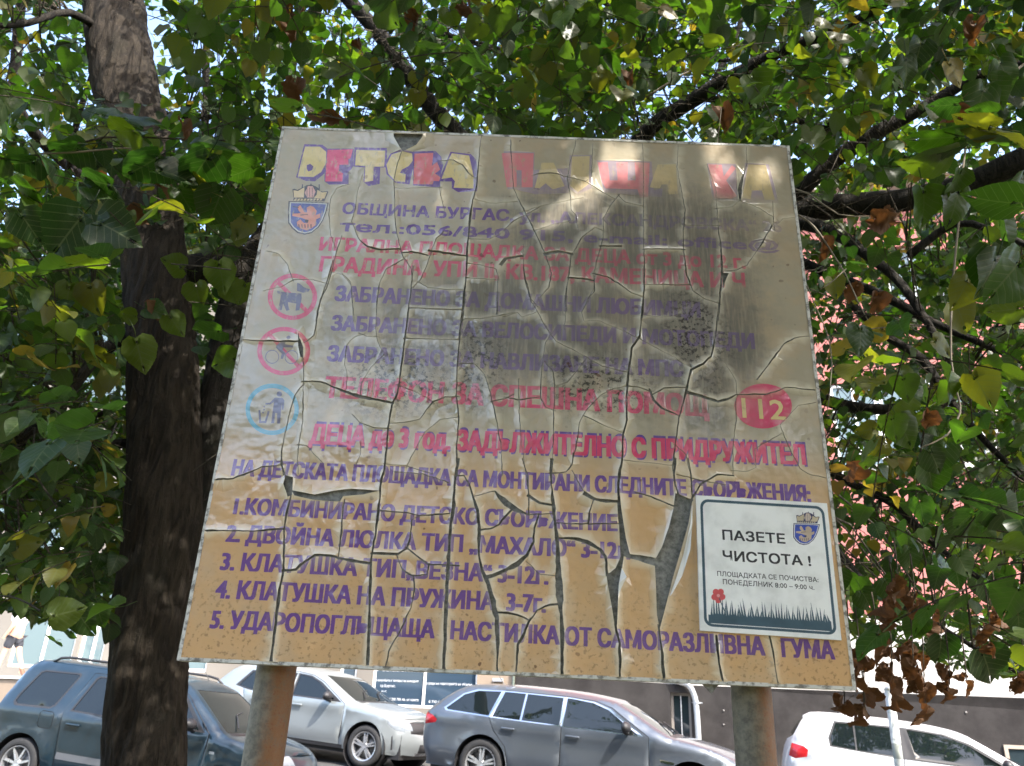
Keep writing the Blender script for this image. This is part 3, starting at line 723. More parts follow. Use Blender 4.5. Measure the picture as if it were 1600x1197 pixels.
g2 = [Gc([st_map((i + .5) / 9, (j + .5) / 9)])[0] for i in range(9) for j in range(9)]
V2, F2, C2 = cdt(g2, polys, ee, ev)
inks_cur = classify(C2, REG_STICK, None)
Z2 = np.array([.0072 + .0006 * noise.noise(Vector((x * 14, y * 14, 9))) for x, y in V2])
st = film_piece('sticker', list(np.nonzero(pip(C2, so_))[0]), V2, Z2, np.zeros(len(V2)), list(SM), SM, F2, place, .006)
tag(st, label='white square sticker with slate border, grass print, small red flower and black lettering')
# ------------------------------------------------------------------ street, ground
YAW = R_(-16)                                      # the street runs away to the left
UD = Vector((math.cos(YAW), math.sin(YAW), 0)); ND = Vector((UD.y, -UD.x, 0))   # ND points from the facade to the reader
F0 = atY(810, 1050, 17.5)
def fp(px, py, off=0.0):
    """pixel -> (s, z) on the facade plane, off metres in front of it"""
    r = ray(px, py); o = F0 + ND * off
    t = (o - EYE).dot(ND) / r.dot(ND); p = EYE + r * t
    return ((p - F0).dot(UD), p.z)
FM = Matrix((UD, -ND, Vector((0, 0, 1)))).transposed().to_4x4(); FM.translation = Vector((F0.x, F0.y, 0))   # local x along, y into the house, z up

# ------------------------------------------------------------------ buildings
mgrey = N('grey_plinth_plaster'); o_ = mgrey.tc(); n_ = mgrey.noise(o_, 1.3, 6, .65)
mgrey.set(Base_Color=mgrey.mix(mgrey.ramp(n_, .3, .7), (.024, .022, .0215), (.042, .039, .0375)), Roughness=.85); mgrey.bump(mgrey.noise(o_, 60, 4), .3, .01); mgrey.b.inputs['Specular IOR Level'].default_value = .06; mgrey = mgrey.m
mwhite = simple('white_plaster', (.40, .385, .36), .8, sc=1.5, bump=.15, var=.08, spec=.08)
mpink = simple('pink_plaster', (.34, .135, .12), .8, sc=1.2, bump=.15, var=.12, spec=.06)
mcream = simple('cream_plaster', (.24, .19, .145), .8, sc=1.6, bump=.15, var=.1, spec=.06)
mtaupe = simple('taupe_shutter', (.30, .25, .20), .55)
mframe = simple('white_frame', (.74, .74, .72), .4, var=.05)
mmetal = simple('zinc_pipe', (.42, .44, .46), .35, .5, bump=.05)
def glass(name, c=(.02, .03, .035), r=.03):
    k = N(name); k.set(Base_Color=c, Roughness=r); k.b.inputs['Specular IOR Level'].default_value = .55; k.b.inputs['IOR'].default_value = 1.5; k.bump(k.noise(k.tc(), 1.5, 2), .05, .05); return k.m
gdark = glass('dark_window_glass'); gsky = glass('pale_window_glass', (.10, .14, .15), .05)

def facade(name, label, cat):
    e = empty(name, (F0.x, F0.y, 0)); e.rotation_euler = (0, 0, YAW); return tag(e, label, cat)
def fbox(m, s0, z0, s1, z1, y0, y1): return m.box(s0, y0, z0, s1, y1, z1)
def wall_with_holes(name, s0, z0, s1, z1, holes, y0, y1, mat, parent):
    """solid wall with real openings: holes are (s0, z0, s1, z1)"""
    xs = sorted({s0, s1, *[h[0] for h in holes], *[h[2] for h in holes]}); zz = sorted({z0, z1, *[h[1] for h in holes], *[h[3] for h in holes]})
    m = MB(); solid = lambda i, j: 0 <= i < len(xs)-1 and 0 <= j < len(zz)-1 and not any(h[0] <= (xs[i]+xs[i+1])/2 <= h[2] and h[1] <= (zz[j]+zz[j+1])/2 <= h[3] for h in holes)
    for i in range(len(xs) - 1):
        for j in range(len(zz) - 1):
            if not solid(i, j): continue
            a, b, c, d = xs[i], xs[i+1], zz[j], zz[j+1]
            m.add([(a, y0, c), (b, y0, c), (b, y0, d), (a, y0, d)], [(0, 1, 2, 3)]); m.add([(a, y1, c), (b, y1, c), (b, y1, d), (a, y1, d)], [(3, 2, 1, 0)])
            if not solid(i-1, j): m.add([(a, y0, c), (a, y1, c), (a, y1, d), (a, y0, d)], [(3, 2, 1, 0)])
            if not solid(i+1, j): m.add([(b, y0, c), (b, y1, c), (b, y1, d), (b, y0, d)], [(0, 1, 2, 3)])
            if not solid(i, j-1): m.add([(a, y0, c), (b, y0, c), (b, y1, c), (a, y1, c)], [(3, 2, 1, 0)])
            if not solid(i, j+1): m.add([(a, y0, d), (b, y0, d), (b, y1, d), (a, y1, d)], [(0, 1, 2, 3)])
    return m.build(name, mat, parent)
def window(parent, s0, z0, s1, z1, y, bars=1, gl=gdark, fr=.06, fm=None, rec=.12, name='window'):
    m = MB(); fm = fm or mframe
    for a in ((s0, z0, s0+fr, z1), (s1-fr, z0, s1, z1), (s0+fr, z1-fr, s1-fr, z1), (s0+fr, z0, s1-fr, z0+fr)): fbox(m, *a, y+rec, y+rec+.07)
    for k in range(bars):
        c = s0 + (s1-s0)*(k+1)/(bars+1); fbox(m, c-fr/2, z0+fr, c+fr/2, z1-fr, y+rec+.002, y+rec+.068)
    f = m.build(name, fm, parent)
    for k in range(bars + 1):
        a = s0 + fr + (s1-s0-fr)*k/(bars+1); b = s0 + (s1-s0-fr)*(k+1)/(bars+1)
        fbox(MB(), a+.002, z0+fr+.001, b-.002, z1-fr-.001, y+rec+.03, y+rec+.045).build('pane', gl, f)
    return f

# right: apartment house, grey plinth, white ground floor, pink storeys
B = facade('apartment_building', 'pink apartment building with white ground floor and grey plinth behind the parked cars', 'building')
s806 = fp(806, 1060)[0]; sR = fp(1600, 1100)[0] + 9
zp0 = fp(810, 1051)[1]; zpR = fp(1590, 1109)[1]; sPR = fp(1590, 1109)[0]
zpl = lambda s: zp0 + (zpR - zp0) * (s - 0) / sPR
wA = fp(1047, 1082); wB = fp(1082, 1158); cwin = (wA[0], min(wB[1], .4), wB[0], wA[1])
w2 = (fp(1568, 1172)[0], fp(1568, 1192)[1] - .25, fp(1568, 1172)[0] + 1.5, fp(1600, 1165)[1])
zmid = max(zp0, cwin[3] + .02)
pl_ = wall_with_holes('plinth', s806, -1.2, sR, zmid, [cwin], -.02, .3, mgrey, B)
def follow(o):              # the joint line follows the falling street
    for v in o.data.vertices:
        if abs(v.co.z - zmid) < 1e-4: v.co.z = zpl(v.co.x)
zG1 = fp(1450, 962)[1]; zP1 = fp(1450, 728)[1]; zP2 = fp(1450, 590)[1]; zTop = fp(1400, 300)[1]
follow(pl_); follow(wall_with_holes('white_wall', s806, zmid, sR, zG1, [], 0, .3, mwhite, B))
bx0, bx1 = fp(1300, 650)[0], fp(1800, 650)[0]
upw = [(fp(1385, 430)[0], fp(1400, 470)[1], fp(1475, 430)[0], fp(1400, 385)[1]), (fp(1085, 430)[0], fp(1100, 520)[1], fp(1200, 430)[0], fp(1100, 385)[1])]
wall_with_holes('pink_wall', s806, zG1, sR, zTop, [(bx0, zP1, bx1, zP2)] + upw, 0, .3, mpink, B)
for h in upw: window(B, *h, 0, 1, gsky)
# glazed balcony
fbox(MB(), bx0, zP1-.001, bx1, zP2, 1.3, 1.5).build('balcony_back_wall', mwhite, B)
fbox(MB(), bx0-.02, zP1 - .14, bx1+.02, zP1 - .002, -.12, 1.3).build('balcony_slab', mwhite, B)
sh0 = fp(1535, 640)[0]
for i in range(3):
    a = bx0 + (sh0 - bx0) * i / 3; window(B, a + .02, zP1 + .02, a + (sh0 - bx0) / 3 - .02, zP2 - .02, 0, 1, gsky, rec=.05, name='balcony_window')
nsl = 16
for i in range(nsl):
    z = zP1 + .75 + (zP2 - zP1 - .80) * i / nsl
    MB().add([(sh0+.05, .02, z), (sh0+3.2, .02, z), (sh0+3.2, .05, z+.075), (sh0+.05, .05, z+.075), (sh0+.05, .032, z-.004), (sh0+3.2, .032, z-.004), (sh0+3.2, .062, z+.071), (sh0+.05, .062, z+.071)], [(0,1,2,3), (7,6,5,4), (0,4,5,1), (2,6,7,3)]).build('shutter_slat', mtaupe, B)
rl = MB(); fbox(rl, sh0+.05, zP1+.62, sh0+3.2, zP1+.67, -.05, 0)
for i in range(22): fbox(rl, sh0+.08+i*.145, zP1, sh0+.10+i*.145, zP1+.62, -.035, -.015)
rl.build('balcony_railing', mframe, B)
fbox(MB(), bx0-.3, zTop, sR+.3, zTop+.18, -.5, .9).build('eaves', mwhite, B)
fbox(MB(), s806, zTop-.3, sR, zTop, .3, 8).build('roof_slab', mwhite, B)
fbox(MB(), s806, -1.2, s806+.3, zTop-.3, .3, 8).build('end_wall', mpink, B)
# cellar windows
fw_ = window(B, *cwin, 0, 0, gdark, .05, simple('worn_window_frame', (.22, .20, .18), .6), rec=.10, name='cellar_window')
gr = MB(); a, b, c, d = cwin
fbox(gr, (a+c)/2-.008, b+.05, (a+c)/2+.008, d-.05, .095, .1); fbox(gr, a+.05, (b+d)/2+.1, c-.05, (b+d)/2+.115, .095, .1)
gr.build('glazing_bar', mframe, fw_)
window(B, w2[0], w2[1], w2[2], w2[3], -.16, 0, gdark, .06, mtaupe, rec=.10, name='cellar_window')
# drainpipe with elbow
px_ = [fp(1040, 1040, .1), fp(1058, 1063, .12), fp(1075, 1070, .12), fp(1084, 1085, .12), fp(1088, 1105, .12), fp(1092, 1165, .12)]
pts = [(s, -.03 - .09 * min(1, i / 2), z) for i, (s, z) in enumerate(px_)]; pts.append((pts[-1][0] + .01, -.12, -.3))
q_ = [Vector(p) for p in pts]; Q = []
for i in range(len(q_) - 1):
    for t in (0, .33, .66): 
        p0, p1, p2, p3 = q_[max(i-1, 0)], q_[i], q_[i+1], q_[min(i+2, len(q_)-1)]
        Q.append(.5 * ((2*p1) + (p2-p0)*t + (2*p0-5*p1+4*p2-p3)*t*t + (3*p1-p0-3*p2+p3)*t**3))
Q.append(q_[-1])
dp = MB().tube(Q, .055, 14).build('drainpipe', mmetal, B, True)
s_, z_ = fp(1089, 1098, .12); MB().tube([(s_-.0, -.12, z_-.015), (s_+.002, -.12, z_+.015)], .066, 12).box(s_-.10, -.10, z_-.01, s_+.10, -.085, z_+.01).build('pipe_clamp', mmetal, dp)
mstud = simple('wall_stud', (.20, .19, .18), .6)
for (x, y) in ((1131, 1110), (1131, 1132), (1509, 1113)):
    s_, z_ = fp(x, y); MB().box(s_-.014, -.04, z_-.014, s_+.014, -.021, z_+.014, .004).build('wall_anchor', mstud, B)
# a dividing downpipe at the joint of the two houses
MB().tube([(s806 - .03, -.08, -1), (s806 - .03, -.08, 5)], .03, 8).build('corner_pipe', simple('dark_pipe', (.10, .12, .10), .5), B)

# left: shop with a dark glass front between white pillars
A = facade('shop_building', 'white building with dark lettered shop windows behind the silver hatchback', 'building')
sL = fp(-300, 1000)[0]; sl = lambda x, y=1060: fp(x, y)[0]
zst = -.4; zw0 = fp(680, 1107)[1]; zw1 = fp(680, 985)[1]; zAt = fp(260, 420)[1]
holesA = [(sl(398), zw0, sl(470), zw1), (sl(530), zw0, sl(556), zw1), (sl(582), zw0, sl(746), zw1)]
lx = [(-120, -20), (20, 118), (126, 165), (180, 240), (250, 330)]
holesL = [(sl(a, 1000), fp(60, 1043)[1], sl(b, 1000), fp(60, 905)[1]) for a, b in lx]
upA = [(sl(a, 800), fp(a, z0)[1], sl(b, 800), fp(a, z1)[1]) for a, b, z0, z1 in ((-80, 10, 860, 720), (60, 150, 860, 720), (200, 290, 860, 720), (-80, 10, 640, 520), (60, 150, 640, 520), (350, 430, 860, 720))]
mshop = simple('shop_wall_plaster', (.17, .155, .135), .8, sc=1.2, bump=.15, var=.12, spec=.06)
wall_with_holes('wall', sL, -1, sl(752), zAt, [h for h in holesA] + holesL + upA, 0, .3, mshop, A)
fbox(MB(), sL, zAt, sl(752)+.1, zAt+.2, -.3, 8).build('roof', mwhite, A)
fbox(MB(), sl(746)+.001, -1, s806-.06, fp(780, 985)[1], -.03, -.001).build('beige_panel', mcream, A)
wall_with_holes('side_wall', sl(752)+.001, -1, s806, zAt, [], .001, .3, mcream, A)
gtext = glass('navy_window_glass', (.03, .05, .075), .06)
for i, h in enumerate(holesA):
    window(A, *h, 0, 1 if i == 2 else 0, gtext, .05, rec=.04, name='shop_window')
for h in holesL: window(A, *h, 0, 1, gsky, .07, rec=.06, name='shop_window')
for h in upA: window(A, *h, 0, 1, gsky, .07, rec=.10)
# white lettering on the shop window
mlet = simple('window_lettering', (.62, .64, .66), .6, var=.03)
def shoptext(body, x, y, hpx, x1=None):
    V, F, E_ = text_geo(body, .01, 2); s, z = fp(x, y); hh = fp(x, y - hpx)[1] - z; k = hh / CAPH
    kx = k if x1 is None else (fp(x1, y + (x1 - x) * .05)[0] - s) / V[:, 0].max()
    return mesh('lettering', [(s + vx * kx, .062, z + vy * k) for vx, vy in V], F, [mlet], A)
shoptext('№ BG16RFOP001-1.001-0004-C01', 584, 1048, 6, 706)
shoptext('за енергийната ефективност на жилищните', 584, 1064, 4, 652); shoptext('сгради на територията на община', 664, 1069, 4, 736)
shoptext('гр.Бургас,', 592, 1073, 4.2, 616); shoptext('к-с', 594, 1081, 3.5, 602)
shoptext('1 200 700 лв. от които', 606, 1094, 4.2, 652); shoptext('8 733 600 лв. и', 668, 1098, 4.2, 704)
# wall lamp on the beige panel
s_, z_ = fp(779, 1066); lm = MB().box(s_-.10, -.14, z_, s_+.12, -.03, z_+.07, .01).build('wall_lamp', simple('lamp_housing', (.25, .26, .28), .4), A)
# terrace in front of the left part, with the passer-by on it
zt = fp(10, 1062, 1.2)[1]
tw = facade('terrace_wall', 'beige terrace wall under the white shop windows at the left edge', 'wall')
fbox(MB(), sL, -1, sl(330), zt, -1.9, -.002).build('retaining_wall', mcream, tw)
fbox(MB(), sL, zt, sl(330)+.03, zt+.05, -1.95, -.001).build('coping', mframe, tw)

# ------------------------------------------------------------------ thin white pole by the road
P0 = atY(1396, 1130, 8.6)
pl = MB().tube([(0, 0, 0), (0, 0, 1.0), (0, 0, 2.08)], .044, 16)
k = N('chipped_white_post_paint'); o_ = k.tc(); z3 = k.sep(o_)[2]
band = k.math('MULTIPLY', k.math('GREATER_THAN', z3, 1.32), k.math('LESS_THAN', z3, 1.46))
k.set(Base_Color=k.mix(band, k.mix(k.ramp(k.noise(o_, 18, 5, .7), .45, .7), (.66, .68, .66), (.34, .35, .33)), (.25, .27, .25)), Roughness=.5)
zt_ = atY(1384, 1078, 8.6).z
po_ = empty('road_post', (P0.x, P0.y, 0)); tag(po_, 'thin chipped white round post with a grey band standing in front of the white hatchback', 'post')
q = MB().tube([(0, 0, 0), (0, 0, zt_ / 2), (0, 0, zt_)], .044, 16).build('pole', k.m, po_, True)
MB().tube([(0, 0, zt_), (0, 0, zt_ + .03)], [.048, .03], 16).build('cap', mframe, po_, True)

# ------------------------------------------------------------------ cars
YAWX = 0
def paint(name, c, metal=.35, r=.30):
    k = N(name); o = k.tc(); n = k.noise(o, 3, 5, .6)
    k.set(Base_Color=k.mix(k.ramp(n, .45, .75, 0, .35), c, tuple(x*.8 + .03 for x in c)), Roughness=k.ramp(n, .3, .7, r, r + .15), Metallic=metal, Coat_Weight=.8, Coat_Roughness=.04)
    return k.m
mblack = simple('black_trim', (.02, .02, .022), .5); mtyre = simple('tyre_rubber', (.025, .025, .026), .8, sc=30, bump=.2)
mrim = simple('alloy_rim', (.45, .46, .48), .3, .7); mchrome = simple('chrome', (.6, .6, .62), .12, 1.0, var=.02)
mred = glass('red_lamp_glass', (.42, .015, .02), .12); mclear = glass('clear_lamp_glass', (.16, .18, .20), .06)
mplate = simple('plate_white', (.7, .7, .7), .4); mblue = simple('plate_blue', (.03, .08, .4), .4)
gcar = glass('car_glass', (.006, .009, .010), .02)
mseat = simple('seat_fabric', (.30, .32, .28), .9)

class Prof:
    def __init__(s, sil):
        P = [Vector(p) for p in sil]; Q = []
        for i in range(len(P) - 1):        # Catmull-Rom, softened
            p0, p1, p2, p3 = P[max(i-1, 0)], P[i], P[i+1], P[min(i+2, len(P)-1)]
            L = (p2 - p1).length; m1 = (p2 - p0) * .5 if (p2-p0).length else Vector((0, 0)); m2 = (p3 - p1) * .5
            lim = L * 1.0
            if m1.length > lim: m1 = m1.normalized() * lim
            if m2.length > lim: m2 = m2.normalized() * lim
            n = max(3, int(L / .08))
            for j in range(n):
                t = j / n; Q.append((2*t**3-3*t**2+1)*p1 + (t**3-2*t**2+t)*m1 + (-2*t**3+3*t**2)*p2 + (t**3-t**2)*m2)
        Q.append(P[-1]); s.Q = Q
        s.S = [0]
        for a, b in zip(Q[:-1], Q[1:]): s.S.append(s.S[-1] + (b - a).length)
        s.A = np.array([tuple(q) for q in Q])
    def at(s, t):
        t = min(max(t, 0), s.S[-1]); i = min(max(int(np.searchsorted(s.S, t)) - 1, 0), len(s.Q) - 2)
        f = (t - s.S[i]) / max(1e-9, s.S[i+1] - s.S[i]); p = s.Q[i].lerp(s.Q[i+1], f)
        d = (s.Q[min(i+2, len(s.Q)-1)] - s.Q[max(i-1, 0)]).normalized()
        return p, Vector((-d.y, d.x))
    def near(s, x, z):
        return s.S[int(np.argmin((s.A[:, 0] - x)**2 + (s.A[:, 1] - z)**2))]
    def dist(s, x, z):
        A_, B_ = s.A[:-1], s.A[1:]; d = B_ - A_; p = np.array([x, z])
        t = np.clip(((p - A_) * d).sum(1) / np.maximum(1e-12, (d * d).sum(1)), 0, 1)
        return float(np.sqrt((((A_ + d * t[:, None]) - p)**2).sum(1)).min())

def car(name, label, spec, loc, yaw, body_mat):
    L, Wd = spec['L'], spec['W'] / 2; pr = Prof(spec['sil']); zb = spec['belt']; rr = .085
    root = empty(name, loc, yaw); tag(root, label, 'car')
    zbot = .24
    def half(x, z):
        fr = max(0, (x - (L - 1.0)) / 1.0); re = max(0, (.7 - x) / .7)
        w = Wd * (1 - .13 * fr**2.4 - .08 * re**2.2)
        if z > zb: w -= (z - zb) * .36 + .012
        else:
            t = (zb - z); w += .018 * math.exp(-((t - .10) / .07)**2) - .02 * (t / .7)**2
            if z < .42: w -= (.42 - z) * .25
        for wc in spec['wheels']:      # slight flare over the arches
            d = math.hypot(x - wc, z - spec['wr']); w += .016 * math.exp(-((d - .40) / .06)**2)
        return w
    def bend(x, y, z):                 # the nose and tail sweep back towards the corners
        a = max(0, (x - (L - .72)) / .72); b = max(0, (.40 - x) / .40)
        return (x - .34 * a**1.5 * (y / Wd)**2 + .10 * b * (y / Wd)**2, y, z)
    def side0(x, z, sgn):
        d = pr.dist(x, z); w = half(x, z)
        if d < rr: w -= rr * (1 - math.sqrt(max(0, 1 - (1 - d / rr)**2)))
        return (x, sgn * w, z)
    def side(x, z, sgn): return bend(*side0(x, z, sgn))
    # ---- sides
    sil = [tuple(q) for q in pr.Q]; dom = [p for p in sil] ; dom = dom + [(sil[-1][0] - .02, zbot)] + [(sil[0][0] + .02, zbot)]
    regs = []
    for k, (nm, mt, pl) in enumerate(spec['side']): regs.append((nm, mt, pl))
    seams = [ribbon(p, .009) for p in spec['seams']]
    R0 = spec['wr'] + .055
    arches = [disc((wc, spec['wr']), R0, 36) for wc in spec['wheels']]; rims_ = [disc((wc, spec['wr']), R0 + .03, 36) for wc in spec['wheels']]
    rg_ = random.Random(1)
    grid = [(x + rg_.uniform(-.01, .01), z + rg_.uniform(-.01, .01)) for x in np.arange(.05, L, .09) for z in np.arange(.28, 1.7, .075)]
    grid = list(np.array(grid)[pip(np.array(grid), dom)])
    VV_, FF_, C_ = cdt(grid, [dom] + [p for _, _, p in regs] + seams + arches)
    lab = np.full(len(C_), -9); lab[pip(C_, dom)] = -1
    for k, (_, _, pl) in enumerate(regs): lab[pip(C_, pl) & (lab > -9)] = k
    sm = np.zeros(len(C_), bool)
    for p in seams: sm |= pip(C_, p)
    lab[sm & ((lab == -1) | np.isin(lab, [k for k, r in enumerate(regs) if r[0] in ('door', 'fuel_flap')]))] = -2
    for a in arches: lab[pip(C_, a)] = -9
    mats = {-1: ('body', body_mat), -2: ('door_gap', mblack)}
    for k, (nm, mt, _) in enumerate(regs): mats[k] = (nm, body_mat if mt is None else mt)
    made = {}
    for sgn in (-1, 1):
        P3 = [side(x, z, sgn) for x, z in VV_]
        for k in sorted(set(lab) - {-9}):
            fi = np.nonzero(lab == k)[0]; used = sorted(set(FF_[fi].ravel())); rm = {u: i for i, u in enumerate(used)}
            fs = [tuple(rm[q] for q in (FF_[f] if sgn < 0 else FF_[f][::-1])) for f in fi]
            vs = [P3[u] for u in used]
            if mats[k][0] in ('body',): made.setdefault('body', MB()).add(vs, fs); continue
            if mats[k][0] in ('door_gap',): mesh('door_gap', [(v[0], v[1] - sgn*.004, v[2]) for v in vs], fs, [mblack], root); continue
            if k >= 0 and regs[k][1] in (gcar,): vs = [(v[0], v[1] - sgn*.006, v[2]) for v in vs]
            mesh(mats[k][0], vs, fs, [mats[k][1]], root, True)
    # ---- wrap-over strip: bonnet, screens, roof, nose
    S = pr.S[-1]
    def over(s, t):
        p, n = pr.at(s); w = abs(side0(p.x, p.y, 1)[1]); c = spec.get('crown', .05)
        return bend(p.x + n.x * c * (1 - abs(t)**2.2), t * w, p.y + n.y * c * (1 - abs(t)**2.2))
    tregs = []
    for nm, mt, a, b, ta, tb in spec['top']:
        sa, sb = pr.near(*a), pr.near(*b)
        if len(np.shape(ta)) == 0: ta, tb = (ta, ta), (tb, tb)
        n = 8; lo = [(sa + (sb-sa)*i/n, ta[0] + (ta[1]-ta[0])*i/n) for i in range(n+1)]; hi = [(sb + (sa-sb)*i/n, tb[1] + (tb[0]-tb[1])*i/n) for i in range(n+1)]
        tregs.append((nm, mt, lo + hi))
    dm = [(s_, -1) for s_ in pr.S] + [(s_, 1) for s_ in pr.S[::-1]]
    gd = [(s_, t) for s_ in np.arange(.06, S, .10) for t in np.linspace(-.9, .9, 15)]
    V_, F_, C_ = cdt(gd, [dm] + [r[2] for r in tregs])
    lab = np.full(len(C_), -9); lab[pip(C_, dm)] = -1
    for k, r in enumerate(tregs): lab[pip(C_, r[2]) & (lab > -9)] = k
    P3 = [over(a, b) for a, b in V_]
    for k in sorted(set(lab) - {-9}):
        fi = np.nonzero(lab == k)[0]; used = sorted(set(F_[fi].ravel())); rm = {u: i for i, u in enumerate(used)}
        fs = [tuple(rm[q] for q in F_[f][::-1]) for f in fi]; vs = [P3[u] for u in used]
        if k < 0: made['body'].add(vs, fs); continue
        if tregs[k][1] is gcar:
            vs = [(v[0], v[1], v[2] - .004) for v in vs]
        mesh(tregs[k][0], vs, fs, [body_mat if tregs[k][1] is None else tregs[k][1]], root, True)
    b = made['body'].build('body', body_mat, root, True)
    # weld the sides to the wrap so shading runs round the shoulder
    bm = bmesh.new(); bm.from_mesh(b.data); bmesh.ops.remove_doubles(bm, verts=bm.verts, dist=.002); bmesh.ops.recalc_face_normals(bm, faces=bm.faces); bm.to_mesh(b.data); bm.free()
    b.data.polygons.foreach_set('use_smooth', [True] * len(b.data.polygons))
    # underbody and arch liners
    MB().box(.25, -Wd+.16, .18, L-.25, Wd-.16, .55).build('underbody', mblack, root)
    # cabin behind the glass
    # ---- wheels
    def wheel(wc, sgn):
        Mx = Matrix.Translation((wc, sgn * (Wd - .115), spec['wr'])) @ Matrix.Rotation(R_(-90 * sgn), 4, 'X')
        r = spec['wr']; h = .10
        e = MB().lathe([(r*.66, -.10), (r*.70, h-.01), (r*.74, h), (r*.94, h-.005), (r, h-.04), (r, -.10), (r*.6, -.10)], Mx, 40).build('wheel', mtyre, root, True)
        m = MB().lathe([(0, .045), (r*.14, .05), (r*.16, .03), (r*.60, -.02), (r*.64, h-.01), (r*.685, h-.005), (r*.69, h-.02)], Mx, 40)
        MB().lathe([(0, .0), (r*.62, .0), (r*.62, -.005)], Mx, 24).build('brake_disc', simple('brake_metal', (.12, .12, .12), .4, .6), e, True)
        m = MB().lathe([(r*.60, .0), (r*.64, h-.01), (r*.685, h-.005), (r*.69, h-.02)], Mx, 40).lathe([(0, .075), (r*.12, .078), (r*.17, .06), (r*.17, .02)], Mx, 20)
        ns = spec.get('spokes', 5)
        for k in range(ns):
            for dd in ((-.13, .13) if spec.get('twin', 1) else (0,)):
                a = 2*math.pi*k/ns + .3; p0 = (r*.12*math.cos(a+dd*2), r*.12*math.sin(a+dd*2)); p1 = (r*.65*math.cos(a+dd), r*.65*math.sin(a+dd))
                pl = ribbon([p0, p1], [r*.10, r*.075]); n = len(pl)
                m.add([Mx @ Vector((x, y, hh)) for hh in (.035, .078) for x, y in pl], [tuple(range(n-1, -1, -1)), tuple(range(n, 2*n))] + [(i, (i+1) % n, n+(i+1) % n, n+i) for i in range(n)])
        m.build('rim', mrim, e)
        lin = MB().lathe([(R0, .10), (R0, -.16), (.02, -.16)], Mx, 36).build('wheel_arch', mblack, root, True)
    for wc in spec['wheels']:
        for sgn in (-1, 1): wheel(wc, sgn)
    # ---- mirrors, handles
    mx, mz = spec['mirror']
    for sgn in (-1, 1):
        w0 = abs(side(mx, mz, 1)[1])
        bm = bmesh.new(); bmesh.ops.create_uvsphere(bm, u_segments=14, v_segments=9, radius=1)
        for v in bm.verts:
            x, y, z = v.co; v.co = Vector((mx + .02 + x * (.085 if x > 0 else .045), sgn * (w0 + .13) + y * .115, mz + .04 + z * .075))
        bm.verts.index_update(); m = MB().add([v.co[:] for v in bm.verts], [[w.index for w in f.verts] for f in bm.faces]); bm.free()
        m.box(mx - .01, min(sgn*(w0-.01), sgn*(w0+.08)), mz - .045, mx + .06, max(sgn*(w0-.01), sgn*(w0+.08)), mz - .015)
        m.build('wing_mirror', spec.get('mirror_mat') or mblack, root, True)
        for hx, hz in spec['handles']:
            w1 = abs(side(hx, hz, 1)[1])
            MB().box(hx - .10, sgn*(w1+.018) - .010, hz - .014, hx + .10, sgn*(w1+.018) + .010, hz + .014, .008).box(hx-.09, min(sgn*(w1-.01), sgn*(w1+.012)), hz-.01, hx-.07, max(sgn*(w1-.01), sgn*(w1+.012)), hz+.01).box(hx+.07, min(sgn*(w1-.01), sgn*(w1+.012)), hz-.01, hx+.09, max(sgn*(w1-.01), sgn*(w1+.012)), hz+.01).build('door_handle', spec.get('handle_mat') or body_mat, root, True)
        if spec.get('rails'):
            x0, x1, zr = spec['rails']; wv = abs(side((x0+x1)/2, zr - .10, 1)[1]) - .07
            MB().tube([(x0, sgn*wv, zr - .06), (x0+.10, sgn*wv, zr + .0), (x0+.25, sgn*wv, zr + .02), ((x0+x1)/2, sgn*wv, zr + .025), (x1-.25, sgn*wv, zr + .02), (x1-.10, sgn*wv, zr), (x1, sgn*wv, zr - .07)], .017, 8).build('roof_rail', mblack, root, True)
    p, n = pr.at(pr.near(L, .5)); 
    MB().box(L + .035, -.26, .42, L + .05, .26, .53).build('number_plate', mplate, root)
    # wipers and antenna
    bx_, bz_ = spec['wsb']; tx_, tz_ = spec['wst']
    for k, y in enumerate((-.45, .08)):
        MB().tube([(bx_ + .02, y, bz_ + .05), ((bx_*.7+tx_*.3), y + .28, (bz_*.7+tz_*.3) + .055), ((bx_*.62+tx_*.38), y + .50, (bz_*.62+tz_*.38) + .05)], .009, 6).build('wiper', mblack, root)
    MB().tube([(spec['ant'][0], 0, spec['ant'][1]), (spec['ant'][0] - .12, 0, spec['ant'][1] + .14)], [.010, .004], 6).build('antenna', mblack, root)
    return root

